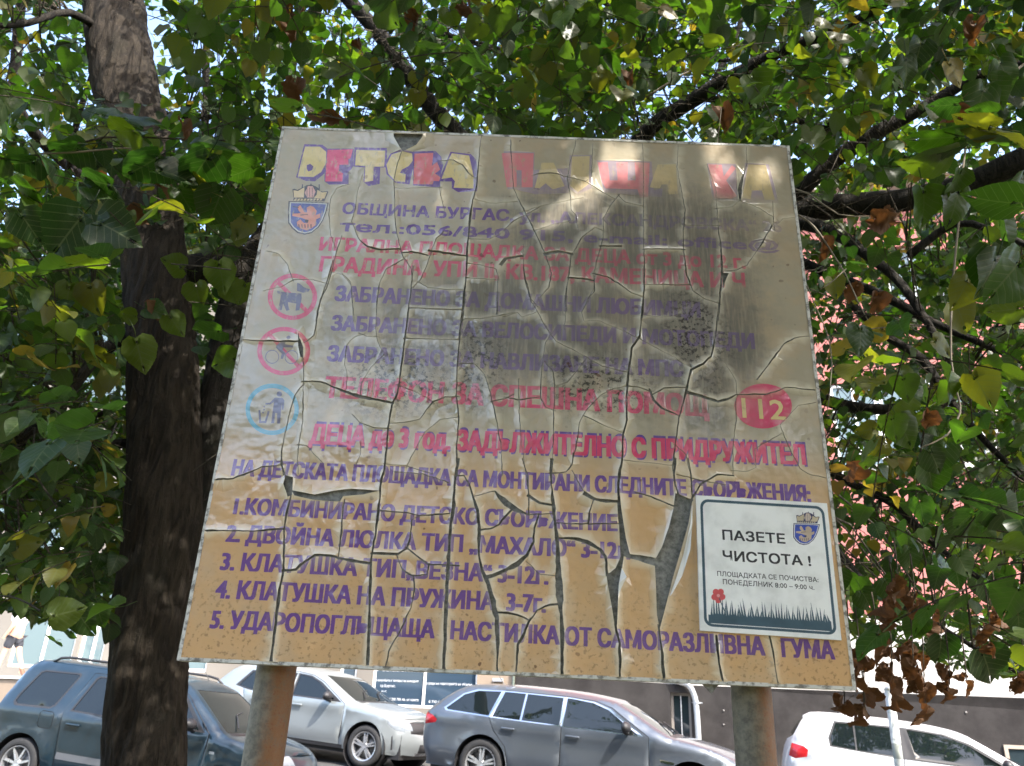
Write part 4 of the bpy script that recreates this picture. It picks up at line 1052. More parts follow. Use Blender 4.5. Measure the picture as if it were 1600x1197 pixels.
rw = lambda *p: list(p)
logan = dict(L=4.45, W=1.74, belt=1.0, wr=.31, wheels=(.74, 3.64), crown=.045,
  sil=[(.10,.30),(.02,.45),(0,.62),(.02,.85),(.08,1.02),(.28,1.48),(.38,1.56),(.62,1.585),(1.7,1.60),(2.5,1.57),(2.80,1.50),(3.52,1.02),(3.75,.965),(4.15,.88),(4.33,.79),(4.41,.66),(4.44,.5),(4.42,.30)],
  side=[('door', None, [(1.28,.30),(1.24,.85),(1.22,1.0),(1.38,1.50),(2.14,1.52),(2.14,.30)]), ('door', None, [(2.15,.30),(2.15,1.52),(2.62,1.49),(2.86,1.40),(3.36,1.0),(3.34,.30)]),
        ('window_trim', mblack, [(.40,1.02),(.42,1.12),(.56,1.43),(.62,1.455),(1.17,1.475),(1.20,1.45),(1.06,1.04),(1.0,1.00),(.46,.98)]),
        ('side_window', gcar, [(.435,1.04),(.455,1.12),(.58,1.41),(.63,1.435),(1.15,1.455),(1.17,1.44),(1.035,1.055),(.99,1.025),(.48,1.005)]),
        ('window_trim', mblack, [(1.30,1.01),(1.43,1.44),(1.47,1.475),(2.12,1.485),(2.12,1.0)]), ('side_window', gcar, [(1.335,1.03),(1.455,1.43),(1.49,1.455),(2.095,1.465),(2.095,1.02)]),
        ('window_trim', mblack, [(2.16,1.0),(2.16,1.485),(2.60,1.47),(2.84,1.385),(3.30,1.0)]), ('side_window', gcar, [(2.19,1.02),(2.19,1.462),(2.58,1.445),(2.80,1.365),(3.20,1.02)]),
        ('side_moulding', simple('grey_moulding', (.09, .095, .105), .4), [(1.30,.44),(1.30,.52),(3.28,.52),(3.28,.44)]),
        ('fuel_flap', None, [(.90,.80),(.90,.94),(.93,.97),(1.08,.97),(1.11,.94),(1.11,.80),(1.08,.77),(.93,.77)]),
        ('tail_lamp', mred, [(.0,.70),(.02,.86),(.07,1.02),(.14,1.16),(.17,1.12),(.13,.95),(.13,.72),(.05,.66)]),
        ('rear_bumper', simple('bumper_grey', (.07, .08, .09), .45), [(-.1,.24),(-.1,.60),(.30,.60),(.38,.50),(.38,.24)]),
        ('side_indicator', mclear, [(3.42,.78),(3.42,.81),(3.49,.81),(3.49,.78)]),
        ('headlamp', mclear, [(4.02,.70),(4.05,.85),(4.32,.80),(4.43,.66),(4.3,.62)])],
  seams=[[(1.28,.28),(1.24,.85),(1.22,1.0),(1.38,1.50),(2.14,1.52),(2.62,1.49),(2.86,1.40),(3.36,1.0),(3.34,.28)], [(2.145,1.50),(2.145,.28)], [(.90,.80),(.90,.94),(.93,.97),(1.08,.97),(1.11,.94),(1.11,.80),(1.08,.77),(.93,.77),(.90,.80)]],
  top=[('rear_window', gcar, (.11,1.08), (.27,1.45), -.86, .86), ('windscreen', gcar, (2.83,1.48), (3.50,1.035), (-.93,-.93), (.93,.93)), ('scuttle', mblack, (3.505,1.03), (3.60,1.0), -.9, .9), ('bonnet', None, (3.62,.995), (4.28,.815), -.92, .92),
       ('grille', mblack, (4.40,.70), (4.44,.54), -.42, .42), ('headlamp', mclear, (4.25,.83), (4.43,.62), (.52,.50), (1,1)), ('headlamp', mclear, (4.25,.83), (4.43,.62), (-1,-1), (-.52,-.50))],
  mirror=(3.10,1.04), handles=[(1.44,.86),(2.32,.86)], rails=(.62,2.55,1.63), wsb=(3.50,1.035), wst=(2.83,1.48), ant=(2.7,1.56), spokes=7, twin=0)
astra = dict(L=4.37, W=1.86, belt=.96, wr=.325, wheels=(.85, 3.52), crown=.05,
  sil=[(.10,.30),(.02,.45),(0,.62),(.03,.88),(.16,1.02),(.50,1.30),(.70,1.38),(1.2,1.42),(1.75,1.425),(2.2,1.39),(2.42,1.345),(3.16,.985),(3.40,.945),(3.85,.865),(4.15,.775),(4.28,.71),(4.35,.58),(4.37,.44),(4.30,.26)],
  side=[('door', None, [(1.05,.30),(1.00,.80),(.92,.98),(1.12,1.33),(1.92,1.36),(1.92,.30)]), ('door', None, [(1.93,.30),(1.93,1.36),(2.25,1.33),(2.50,1.24),(3.05,.93),(3.02,.30)]),
        ('window_trim', mblack, [(.72,1.02),(.95,1.30),(1.91,1.335),(1.91,.955),(1.05,.965)]), ('side_window', gcar, [(.80,1.03),(.98,1.275),(1.885,1.315),(1.885,.975),(1.07,.985)]),
        ('window_trim', mblack, [(1.94,.955),(1.94,1.335),(2.22,1.315),(2.45,1.235),(2.98,.945)]), ('side_window', gcar, [(1.97,.975),(1.97,1.315),(2.20,1.295),(2.41,1.22),(2.82,.975)]),
        ('tail_lamp', mred, [(.02,.78),(.04,.90),(.30,.88),(.30,.80)]), ('headlamp', mclear, [(3.98,.70),(3.96,.765),(4.30,.68),(4.37,.60),(4.22,.62)]),
        ('air_slot', mblack, [(4.12,.32),(4.14,.52),(4.17,.54),(4.17,.32)]), ('sill_trim', mblack, [(1.25,.24),(1.25,.30),(3.10,.30),(3.10,.24)])],
  seams=[[(1.05,.28),(1.00,.80),(.92,.98),(1.12,1.33),(1.92,1.36),(2.25,1.33),(2.50,1.24),(3.05,.93),(3.02,.28)], [(1.925,1.34),(1.925,.28)]],
  top=[('rear_window', gcar, (.20,1.05), (.47,1.28), -.86, .86), ('windscreen', gcar, (2.44,1.335), (3.14,.995), (-.93,-.93), (.93,.93)), ('scuttle', mblack, (3.145,.99), (3.22,.975), -.9, .9), ('bonnet', None, (3.24,.97), (4.13,.78), -.93, .93),
       ('visor_grille', mblack, (4.24,.735), (4.355,.56), -.86, .86), ('headlamp', mclear, (4.20,.75), (4.33,.63), .80, 1), ('headlamp', mclear, (4.20,.75), (4.33,.63), -1, -.80), ('lower_intake', mblack, (4.37,.42), (4.33,.31), -.62, .62), ('chin_strip', mrim, (4.33,.305), (4.305,.27), -.7, .7)],
  mirror=(2.72,.98), handles=[(1.25,.83),(2.12,.83)], handle_mat=None, wsb=(3.14,.995), wst=(2.44,1.335), ant=(1.2,1.46), spokes=5)
touring = dict(L=4.9, W=1.86, belt=.97, wr=.335, wheels=(1.07, 4.04), crown=.05,
  sil=[(.12,.30),(.03,.48),(0,.66),(.02,.90),(.10,1.00),(.36,1.18),(.62,1.335),(.85,1.385),(1.5,1.415),(2.3,1.41),(2.75,1.375),(2.98,1.33),(3.70,.985),(3.95,.945),(4.4,.865),(4.70,.77),(4.84,.64),(4.9,.48),(4.85,.28)],
  side=[('door', None, [(1.50,.30),(1.42,.60),(1.22,.80),(1.14,.96),(1.30,1.345),(2.22,1.355),(2.22,.30)]), ('door', None, [(2.23,.30),(2.23,1.355),(2.65,1.335),(2.90,1.27),(3.45,.95),(3.48,.30)]),
        ('window_trim', mchrome, [(.40,1.02),(.66,1.245),(.86,1.32),(1.4,1.345),(2.3,1.345),(2.65,1.32),(2.88,1.25),(3.38,.955),(3.3,.945),(1.2,.96),(.44,.985)]),
        ('side_window', gcar, [(.44,1.02),(.68,1.23),(.88,1.30),(1.24,1.325),(1.12,.98),(.47,1.0)]), ('side_window', gcar, [(1.18,.975),(1.30,1.325),(1.62,1.33),(1.60,.97)]),
        ('side_window', gcar, [(1.63,.97),(1.65,1.33),(2.19,1.33),(2.19,.965)]), ('side_window', gcar, [(2.25,.962),(2.25,1.33),(2.32,1.33),(2.63,1.305),(2.86,1.235),(3.30,.965),(3.2,.96)]),
        ('tail_lamp', mred, [(.0,.80),(.02,.94),(.20,.90),(.30,.85),(.28,.81),(.05,.77)]), ('headlamp', mclear, [(4.48,.68),(4.55,.76),(4.75,.72),(4.86,.60),(4.7,.60)]),
        ('side_vent', mchrome, [(3.62,.66),(3.60,.70),(3.80,.68),(3.80,.65)])],
  seams=[[(1.50,.28),(1.42,.60),(1.22,.80),(1.14,.96),(1.30,1.345),(2.22,1.355),(2.65,1.335),(2.90,1.27),(3.45,.95),(3.48,.28)], [(2.225,1.34),(2.225,.28)]],
  top=[('rear_window', gcar, (.14,1.03), (.55,1.30), -.86, .86), ('windscreen', gcar, (3.00,1.32), (3.68,.995), (-.93,-.93), (.93,.93)), ('scuttle', mblack, (3.685,.99), (3.78,.975), -.9, .9), ('bonnet', None, (3.80,.97), (4.68,.785), -.93, .93),
       ('grille', mblack, (4.76,.72), (4.87,.56), -.35, .35), ('headlamp', mclear, (4.68,.78), (4.86,.60), .55, 1), ('headlamp', mclear, (4.68,.78), (4.86,.60), -1, -.55)],
  mirror=(3.12,1.0), handles=[(1.45,.84),(2.40,.84)], wsb=(3.68,.995), wst=(3.00,1.32), ant=(1.0,1.44), spokes=5)
hatch = dict(L=4.2, W=1.78, belt=1.0, wr=.315, wheels=(.80, 3.38), crown=.045,
  sil=[(.12,.30),(.03,.45),(0,.62),(.02,.86),(.07,1.02),(.26,1.33),(.34,1.40),(.62,1.43),(1.5,1.44),(2.05,1.41),(2.35,1.35),(3.08,1.0),(3.35,.96),(3.8,.87),(4.02,.77),(4.15,.62),(4.19,.48),(4.12,.28)],
  side=[('door', None, [(1.58,.30),(1.52,1.37),(2.05,1.37),(2.35,1.29),(2.98,.97),(2.95,.30)]),
        ('window_trim', mblack, [(.62,1.01),(.60,1.12),(.68,1.35),(1.50,1.375),(2.05,1.355),(2.35,1.27),(2.92,.975),(1.5,.975)]),
        ('side_window', gcar, [(.645,1.03),(.63,1.12),(.70,1.325),(.92,1.34),(.95,1.01)]), ('side_window', gcar, [(.97,1.01),(.945,1.34),(1.42,1.35),(1.48,.995)]),
        ('side_window', gcar, [(1.68,.995),(1.60,1.352),(2.04,1.335),(2.32,1.25),(2.80,.995)]),
        ('tail_lamp', mred, [(.0,.83),(.03,1.0),(.25,.97),(.32,.93),(.30,.84),(.1,.80)]), ('headlamp', mclear, [(3.80,.70),(3.85,.80),(4.02,.74),(4.14,.62),(4.0,.60)])],
  seams=[[(1.58,.28),(1.52,1.37),(2.05,1.37),(2.35,1.29),(2.98,.97),(2.95,.28)]],
  top=[('rear_window', gcar, (.09,1.06), (.25,1.31), -.88, .88), ('windscreen', gcar, (2.38,1.335), (3.06,1.01), (-.93,-.93), (.93,.93)), ('scuttle', mblack, (3.065,1.005), (3.15,.99), -.9, .9), ('bonnet', None, (3.17,.985), (3.98,.79), -.93, .93), ('grille', mblack, (4.08,.70), (4.16,.60), -.5, .5)],
  mirror=(2.70,1.02), handles=[(1.78,.87)], mirror_mat=None, wsb=(3.06,1.01), wst=(2.38,1.335), ant=(.8,1.46), spokes=5)

CARS = []
def car_at(name, label, spec, px, py, Y, yaw, mat, xl, zl, pitch=5.0):
    """put local point (xl, near side, zl) of the car where the photo shows it, Y metres away; the street falls to the right"""
    p = atY(px, py, Y); R = Matrix.Rotation(yaw, 3, 'Z') @ Matrix.Rotation(R_(pitch), 3, 'Y')
    loc = p - R @ Vector((xl, -spec['W'] / 2, zl))
    o = car(name, label, spec, loc, yaw, mat); o.rotation_euler = R.to_euler()
    for wc in spec['wheels']:
        for sg in (-1, 1): CARS.append(loc + R @ Vector((wc, sg * (spec['W'] / 2 - .1), 0)))
    return o
CY_ = R_(-14)
c1 = car_at('estate_car', 'dark blue estate car with black roof rails parked behind the tree trunk', logan, 21, 1193, 11.4, R_(-11), paint('dark_blue_paint', (.005, .017, .028), .2), .74, .31, 5.0)
c2 = car_at('hatchback', 'silver hatchback with black mirror parked between the dark blue and grey blue cars', astra, 567, 1166, 14.4, R_(-20), paint('silver_paint', (.24, .265, .275), .4), 3.52, .325, 4.0)
c3 = car_at('estate_car', 'grey blue estate car with chrome window line parked under the notice board', touring, 749, 1194, 12.5, R_(-19), paint('grey_blue_paint', (.080, .094, .115), .45), 1.07, .335, 4.0)
c4 = car_at('hatchback', 'white hatchback with red tail lamp behind the thin post at the right', hatch, 1226, 1168, 12.2, R_(-20), paint('white_paint', (.48, .50, .52), 0), .03, .92)
p_ = [('c1', (4.45, -.7, .7)), ('c1', (0, -.87, .9)), ('c1', (3.64, -.87, .31)), ('c1', (1.7, -.6, 1.6)), ('c2', (4.37, -.7, .6)), ('c2', (4.37, .7, .6)), ('c2', (1.75, -.6, 1.42)), ('c3', (4.04, -.9, .33)), ('c3', (1.5, -.6, 1.41)), ('c3', (0, -.8, .85)), ('c4', (1.2, -.6, 1.44)), ('c4', (2.4, -.6, 1.36))]
for n_, q in p_:
    o = {'c1': c1, 'c2': c2, 'c3': c3, 'c4': c4}[n_]; mw = Matrix.Translation(o.location) @ o.rotation_euler.to_matrix().to_4x4()
    print('PRJ', n_, q, [round(t) for t in proj(mw @ Vector(q))[:2]], 'z', round(o.location.z, 2))

# ------------------------------------------------------------------ street and ground
# the carriageway is a plane fitted to the tyres of the parked cars, falling to the right
FI = FM.inverted()
CP = [FI @ p for p in CARS]
fit = np.linalg.lstsq(np.array([[1, p.x, p.y] for p in CP]), np.array([p.z for p in CP]), rcond=None)[0]
print('PLANE', fit)
def zxy(s, y):
    s_ = max(-14, min(12, s)); y_ = max(-8.4, min(.5, y)); z = fit[0] + fit[1] * s_ + fit[2] * y_
    w = [(1 / ((p.x - s)**2 + (p.y - y)**2 + .03)**2, p.z - (fit[0] + fit[1] * p.x + fit[2] * p.y)) for p in CP]
    W_ = sum(a for a, _ in w); near = max(a for a, _ in w); k = min(1, W_ / .25)
    return z + k * sum(a * r for a, r in w) / W_
masph = N('asphalt'); o_ = masph.tc(); masph.set(Base_Color=masph.mix(masph.noise(o_, 40, 5, .7), (.035, .035, .037), (.075, .073, .07)), Roughness=.85); masph.bump(masph.noise(o_, 200, 3), .4, .01); masph = masph.m
mpave = simple('pavement_stone', (.34, .31, .27), .8, sc=4, bump=.2)
mlawn = simple('lawn_soil', (.09, .085, .045), .95, sc=3, bump=.5, var=.4)
def strip(name, ya, yb, dz, mat, s0=-60, s1=60, ny=2):
    ss = list(np.arange(s0, -14, 4)) + list(np.arange(-14, 12, .4)) + list(np.arange(12, s1 + 1, 4)); yy = np.linspace(ya, yb, ny)
    vs = [(s, y, zxy(s, y) + dz) for s in ss for y in yy]; m_ = len(yy)
    fs = [(i*m_+j, (i+1)*m_+j, (i+1)*m_+j+1, i*m_+j+1) for i in range(len(ss)-1) for j in range(m_-1)]
    o = mesh(name, vs, fs, [mat], None, True); o.matrix_world = FM; return tag(o, kind='structure')
strip('road', -8.2, -1.1, 0, masph, ny=19)
strip('pavement', -1.0, .5, .13, mpave, ny=3)
for y0, y1 in ((-1.14, -1.0), (-8.34, -8.2)):
    k_ = MB()
    for i in range(120):
        s = -60 + i; a, b = zxy(s + .01, y1), zxy(s + .99, y1)
        k_.add([(s+.01, y, a + z) for y in (y0, y1) for z in (-.3, .134)] + [(s+.99, y, b + z) for y in (y0, y1) for z in (-.3, .134)], [(0,1,3,2), (4,6,7,5), (0,4,5,1), (2,3,7,6), (1,5,7,3), (0,2,6,4)])
    kk = k_.build('kerb', mpave); kk.matrix_world = FM; tag(kk, kind='structure')
# park lawn: falls from the street to the playground, then reaches the horizon
vs = []; fs = []; n = 40
ys_ = [-8.35, -9.6, -12, -20, -60, -400]; 
for i in range(n + 1):
    s = -60 + 3 * i
    for j, y in enumerate(ys_):
        h = zxy(s, -8.35) + .08 if j == 0 else (0.0 if j > 1 else .15)
        vs.append((s, y, h + (.02 * noise.noise(Vector((s, y, 0))) if 0 < j < 5 else 0)))
fs = [(i*6+j, i*6+6+j, i*6+7+j, i*6+1+j) for i in range(n) for j in range(5)]
g_ = mesh('lawn', vs, fs, [mlawn]); g_.matrix_world = FM; tag(g_, kind='structure')
g_ = mesh('ground', [(-600, -600, -1.5), (600, -600, -1.5), (600, 600, -1.5), (-600, 600, -1.5)], [(0, 1, 2, 3)], [mlawn]); tag(g_, kind='structure')


# ------------------------------------------------------------------ the passer-by at the left edge
def skin_body(name, J, E_, rad, mat, parent, sub=2):
    me = bpy.data.meshes.new(name); me.from_pydata(J, E_, []); me.materials.append(mat)
    o = bpy.data.objects.new(name, me); COL.objects.link(o)
    o.modifiers.new('Skin', 'SKIN'); 
    if not me.skin_vertices: 
        bm = bmesh.new(); bm.from_mesh(me); bm.verts.layers.skin.verify(); bm.to_mesh(me); bm.free()
    for i, r in enumerate(rad):
        v = me.skin_vertices[0].data[i]; v.radius = r if hasattr(r, '__len__') else (r, r); v.use_root = (i == 0)
    s = o.modifiers.new('Sub', 'SUBSURF'); s.levels = s.render_levels = sub
    ev_ = o.evaluated_get(bpy.context.evaluated_depsgraph_get()); m2 = bpy.data.meshes.new_from_object(ev_)
    o.modifiers.clear(); o.data = m2; m2.name = name
    m2.polygons.foreach_set('use_smooth', [True] * len(m2.polygons)); o.parent = parent
    return o
mskin = simple('skin', (.50, .28, .19), .6, var=.05); mshirt = simple('light_grey_shirt_cloth', (.50, .50, .52), .9, sc=10, bump=.3); mshort = simple('dark_shorts_cloth', (.03, .032, .04), .9, sc=10, bump=.3)
mhair = simple('dark_hair', (.04, .028, .02), .7, sc=40, bump=.5); mshoe = simple('brown_shoe', (.12, .06, .035), .6)
pf = fp(6, 1062, 1.2); pp_ = F0 + UD * pf[0] + ND * 1.2
per = empty('person', (pp_.x, pp_.y, zt + .052), YAW)
tag(per, 'person walking in light grey shirt and dark shorts at left edge', 'person')
J = [(0,0,.95),(0,0,1.15),(0,0,1.36),(0,0,1.47),(.0,0,1.56),(-.01,0,1.66),
     (0,-.17,1.38),(.06,-.21,1.12),(-.08,-.22,.90),(-.12,-.22,.82), (0,.17,1.38),(-.07,.21,1.12),(-.20,.21,.95),(-.25,.20,.88),
     (0,-.09,.90),(-.12,-.10,.50),(-.20,-.10,.09),(-.32,-.10,.045), (0,.09,.90),(.13,.10,.52),(.34,.10,.20),(.30,.10,.09)]
Eg = [(0,1),(1,2),(2,3),(3,4),(4,5),(2,6),(6,7),(7,8),(8,9),(2,10),(10,11),(11,12),(12,13),(0,14),(14,15),(15,16),(16,17),(0,18),(18,19),(19,20),(20,21)]
Rd = [.13,.13,.145,.055,.085,.085,.06,.045,.035,.035,.06,.045,.035,.035,.09,.06,.045,.035,.09,.06,.045,.035]
skin_body('body', J, Eg, Rd, mskin, per)
skin_body('shirt', [(0,0,.93),(0,0,1.15),(0,0,1.37),(0,0,1.45),(0,-.17,1.39),(.045,-.205,1.20),(0,.17,1.39),(-.05,.205,1.20)], [(0,1),(1,2),(2,3),(2,4),(4,5),(2,6),(6,7)], [.155,.145,.165,.075,.082,.075,.082,.075], mshirt, per)
skin_body('shorts', [(0,0,.96),(0,-.09,.86),(-.08,-.10,.62),(0,.09,.86),(.09,.10,.64)], [(0,1),(1,2),(0,3),(3,4)], [.15,.115,.10,.115,.10], mshort, per)
bm = bmesh.new(); bmesh.ops.create_icosphere(bm, subdivisions=3, radius=1)
for v in bm.verts:
    n = 1 + .06 * noise.noise(v.co * 3); v.co = Vector((v.co.x * .105 * n + .02, v.co.y * .088 * n, v.co.z * .10 * n + 1.665))
for v in [v for v in bm.verts if v.co.z < 1.63 and v.co.x < -.01]: bm.verts.remove(v)
hm = bpy.data.meshes.new('hair'); bm.to_mesh(hm); bm.free(); hm.materials.append(mhair); ho = bpy.data.objects.new('hair', hm); COL.objects.link(ho); ho.parent = per
for a in hm.polygons: a.use_smooth = True
for (x, y, z, t) in ((-.28,-.10,.04,0),(.36,.10,.14,50)):
    bm = bmesh.new(); bmesh.ops.create_uvsphere(bm, u_segments=12, v_segments=8, radius=1)
    for v in bm.verts:
        c = Vector((v.co.x * .135, v.co.y * .05, max(-.035, v.co.z * .05))); c.rotate(Matrix.Rotation(R_(t), 3, 'Y')); v.co = c + Vector((x, y, z))
    hm = bpy.data.meshes.new('shoe'); bm.to_mesh(hm); bm.free(); hm.materials.append(mshoe); ho = bpy.data.objects.new('shoe', hm); COL.objects.link(ho); ho.parent = per
# ------------------------------------------------------------------ trees
def bark(name, c0, c1, sc=1.0):
    k = N(name); o = k.tc(); v = k.mapv(o, (15 * sc, 15 * sc, 2.6 * sc))
    w = k.noise(v, 1.6, 6, .62, dist=1.2); r = k.ramp(w, .36, .62); f = k.noise(o, 60, 5, .7)
    c = k.mix(r, c0, c1); c = k.mix(k.ramp(k.noise(o, 3, 4, .6), .52, .72, 0, .4), c, (.034, .035, .026)); c = k.mix(k.math('MULTIPLY', f, .5), c, c0)
    k.set(Base_Color=c, Roughness=.9); k.b.inputs['Specular IOR Level'].default_value = .2
    k.bump(k.math('ADD', w, k.math('MULTIPLY', f, .25)), .9, .03); return k.m
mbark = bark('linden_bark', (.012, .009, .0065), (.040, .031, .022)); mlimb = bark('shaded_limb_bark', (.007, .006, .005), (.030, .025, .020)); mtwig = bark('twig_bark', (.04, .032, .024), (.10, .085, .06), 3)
mpale = simple('pale_dry_twig', (.15, .125, .09), .8)

def leafmat(name='linden_leaf'):
    k = N(name); t = k.attr('tint'); lv = k.t.nodes.new('ShaderNodeAttribute'); lv.attribute_name = 'leafuv'
    oi = k.t.nodes.new('ShaderNodeObjectInfo').outputs['Random']
    xyz = k.sep(lv.outputs['Vector']); X = xyz[0]; Y = k.math('ABSOLUTE', xyz[1])
    def cr(f, stops):
        n = k.t.nodes.new('ShaderNodeValToRGB'); k.put(n.inputs[0], f); e = n.color_ramp.elements
        while len(e) < len(stops): e.new(.5)
        for el, (p, c) in zip(e, stops): el.position = p; el.color = (*c, 1)
        return n.outputs[0]
    top = cr(t, [(0, (.009, .021, .007)), (.35, (.016, .034, .008)), (.60, (.036, .048, .009)), (.76, (.08, .068, .013)), (.90, (.15, .10, .02)), (1, (.13, .053, .02))])
    tr = cr(t, [(0, (.018, .062, .005)), (.35, (.080, .20, .006)), (.60, (.20, .30, .008)), (.76, (.32, .26, .012)), (.90, (.40, .27, .018)), (1, (.20, .06, .012))])
    n = k.noise(k.tc(), 60, 3, .6)
    top = k.mix(k.ramp(n, .35, .7, 0, .35), top, (.05, .07, .03))
    vein = k.math('ABSOLUTE', k.math('SUBTRACT', k.math('FRACT', k.math('MULTIPLY', k.math('SUBTRACT', X, k.math('MULTIPLY', Y, .75)), 6.5)), .5))
    vm = k.math('MAXIMUM', k.ramp(vein, .07, .02), k.ramp(Y, .022, .008))
    top = k.mix(k.math('MULTIPLY', vm, .35), top, (.20, .24, .10)); tr = k.mix(k.math('MULTIPLY', vm, .45), tr, (.06, .10, .02))
    geo = k.t.nodes.new('ShaderNodeNewGeometry').outputs['Backfacing']
    under = k.mix(.35, top, (.08, .10, .06)); col = k.mix(geo, top, under)
    k.set(Base_Color=col, Roughness=k.mix(geo, (.38, .38, .38), (.6, .6, .6))); k.b.inputs['Specular IOR Level'].default_value = .28
    k.bump(vein, .25, .002)
    tl = k.t.nodes.new('ShaderNodeBsdfTranslucent'); k.put(tl.inputs[0], tr)
    mx = k.t.nodes.new('ShaderNodeMixShader'); mx.inputs[0].default_value = .42
    k.t.links.new(k.b.outputs[0], mx.inputs[1]); k.t.links.new(tl.outputs[0], mx.inputs[2]); k.t.links.new(mx.outputs[0], k.out.inputs[0])
    return k.m
mleaf = leafmat()
k = N('dead_leaf'); o_ = k.tc(); k.set(Base_Color=k.mix(k.noise(o_, 40, 5, .6), (.035, .017, .009), (.15, .075, .032)), Roughness=.75); k.bump(k.noise(o_, 90, 4), .5, .003)
tl = k.t.nodes.new('ShaderNodeBsdfTranslucent'); tl.inputs[0].default_value = (.22, .08, .02, 1); mx = k.t.nodes.new('ShaderNodeMixShader'); mx.inputs[0].default_value = .2
k.t.links.new(k.b.outputs[0], mx.inputs[1]); k.t.links.new(tl.outputs[0], mx.inputs[2]); k.t.links.new(mx.outputs[0], k.out.inputs[0]); mdead = k.m

# --- leaf templates (x along the midrib, unit length)
def lo_leaf():
    mid = [(.06, 0), (.36, 0), (.70, 0), (1.0, 0)]
    sd = [(-.04, .20), (.12, .40), (.38, .46), (.66, .31), (.86, .13)]
    V = [(x, 0) for x, _ in mid] + [(x, y) for x, y in sd] + [(x, -y) for x, y in sd]
    F = []
    for s, b in ((0, 4), (1, 9)):
        t = [(0, b, b+1), (0, b+1, 1), (b+1, b+2, 1), (1, b+2, 2), (b+2, b+3, 2), (b+3, b+4, 2), (2, b+4, 3)]
        F += [(q[0], q[2], q[1]) if s == 0 else q for q in t]
    return np.array(V), [tuple(f) for f in F]
def outline_r(t):       # smooth heart outline, t 0..1 from notch round one side to the tip
    xs = np.interp(t, [0, .12, .28, .48, .68, .85, 1], [.06, -.05, .05, .33, .62, .84, 1.0]); ys = np.interp(t, [0, .12, .28, .48, .68, .85, 1], [0, .16, .38, .47, .34, .15, 0])
    return xs, ys
def hi_leaf(seed):
    rr = random.Random(seed); n = 34; V = [(x, 0) for x in np.linspace(.06, 1, 9)]; F = []
    nm = len(V)
    for s in (1, -1):
        o = []; inn = []
        sk = rr.uniform(-.03, .05)
        for i in range(1, n):
            t = i / n; a, b = outline_r(t); a2, b2 = outline_r(min(1, t + .03))
            tooth = .018 * (i % 2) * (1 if .08 < t < .95 else 0)
            nx, ny = (b2 - b), -(a2 - a); L = math.hypot(nx, ny) or 1
            nx, ny = -nx / L, -ny / L
            o.append((a + nx * -tooth * .3, (b + sk * math.sin(math.pi * t) + tooth)))
            inn.append(((a - .45) * .55 + .45, b * .55))
        bo = len(V); V += [(a, s * b) for a, b in o]; bi = len(V); V += [(a, s * b) for a, b in inn]
        m = len(o)
        for i in range(m - 1):
            q = [(bo+i, bo+i+1, bi+i+1), (bo+i, bi+i+1, bi+i)]
            j0 = int(round((V[bi+i][0] - .06) / .94 * 8)); j1 = int(round((V[bi+i+1][0] - .06) / .94 * 8)); j0 = min(8, max(0, j0)); j1 = min(8, max(0, j1))
            q.append((bi+i, bi+i+1, j0))
            if j1 != j0: q.append((bi+i+1, j1, j0) if abs(j1 - j0) == 1 else (bi+i+1, j1, j0))
            F += [tuple(x) if s < 0 else (x[0], x[2], x[1]) for x in q]
        F += [((0, bo, bi), (0, bi, bi))[0]] if s < 0 else [(0, bi, bo)]
        F += [(bo+m-1, 8, bi+m-1)] if s < 0 else [(bo+m-1, bi+m-1, 8)]
    return np.array(V), [f for f in F if len(set(f)) == 3]
def shape(V, curl, fold, droop, wav=0, seed=0):
    """flat outline to a cupped, drooping blade"""
    x, y = V[:, 0], V[:, 1]
    z = fold * np.abs(y) - droop * x**2 + curl * y**2 + wav * np.sin(x * 9 + seed) * np.abs(y) + wav * .7 * np.sin(y * 11 + seed * 2)
    return np.stack([x, y, z], 1)
LOV, LOF = lo_leaf()
def rich_leaf():
    mx_ = [.06, .28, .52, .76, 1.0]; V = [(x, 0) for x in mx_]; F = []
    ts = [.07, .15, .25, .36, .48, .60, .72, .83, .93]
    for s in (1, -1):
        b = len(V); V += [(float(outline_r(t)[0]), s * float(outline_r(t)[1])) for t in ts]
        jm = [min(4, max(0, int(round((V[b+i][0] - .06) / .235)))) for i in range(9)]; jm[0] = 0
        T = [(0, b, b+1)]
        for i in range(1, 8):
            T.append((jm[i], b+i, b+i+1) if i else None)
            if jm[i+1] != jm[i]: T.append((jm[i], b+i+1, jm[i+1]))
        if jm[1] != 0: T.append((0, b+1, jm[1]))
        if jm[8] != 4: T.append((jm[8], b+8, 4))
        F += [t if s < 0 else (t[0], t[2], t[1]) for t in T]
    return np.array(V), F
LOS = [shape(LOV, c, f, d) for c, f, d in ((.3, .10, .15), (-.5, .12, .30), (.6, -.10, .22), (-.2, .25, .10))]
RIV, RIF = rich_leaf(); RIS = [shape(RIV, c, f, d, .04, k) for k, (c, f, d) in enumerate(((.3, .10, .15), (-.5, .12, .30), (.6, -.10, .22), (-.2, .25, .10), (.9, .05, .4), (-.9, .2, .2)))]
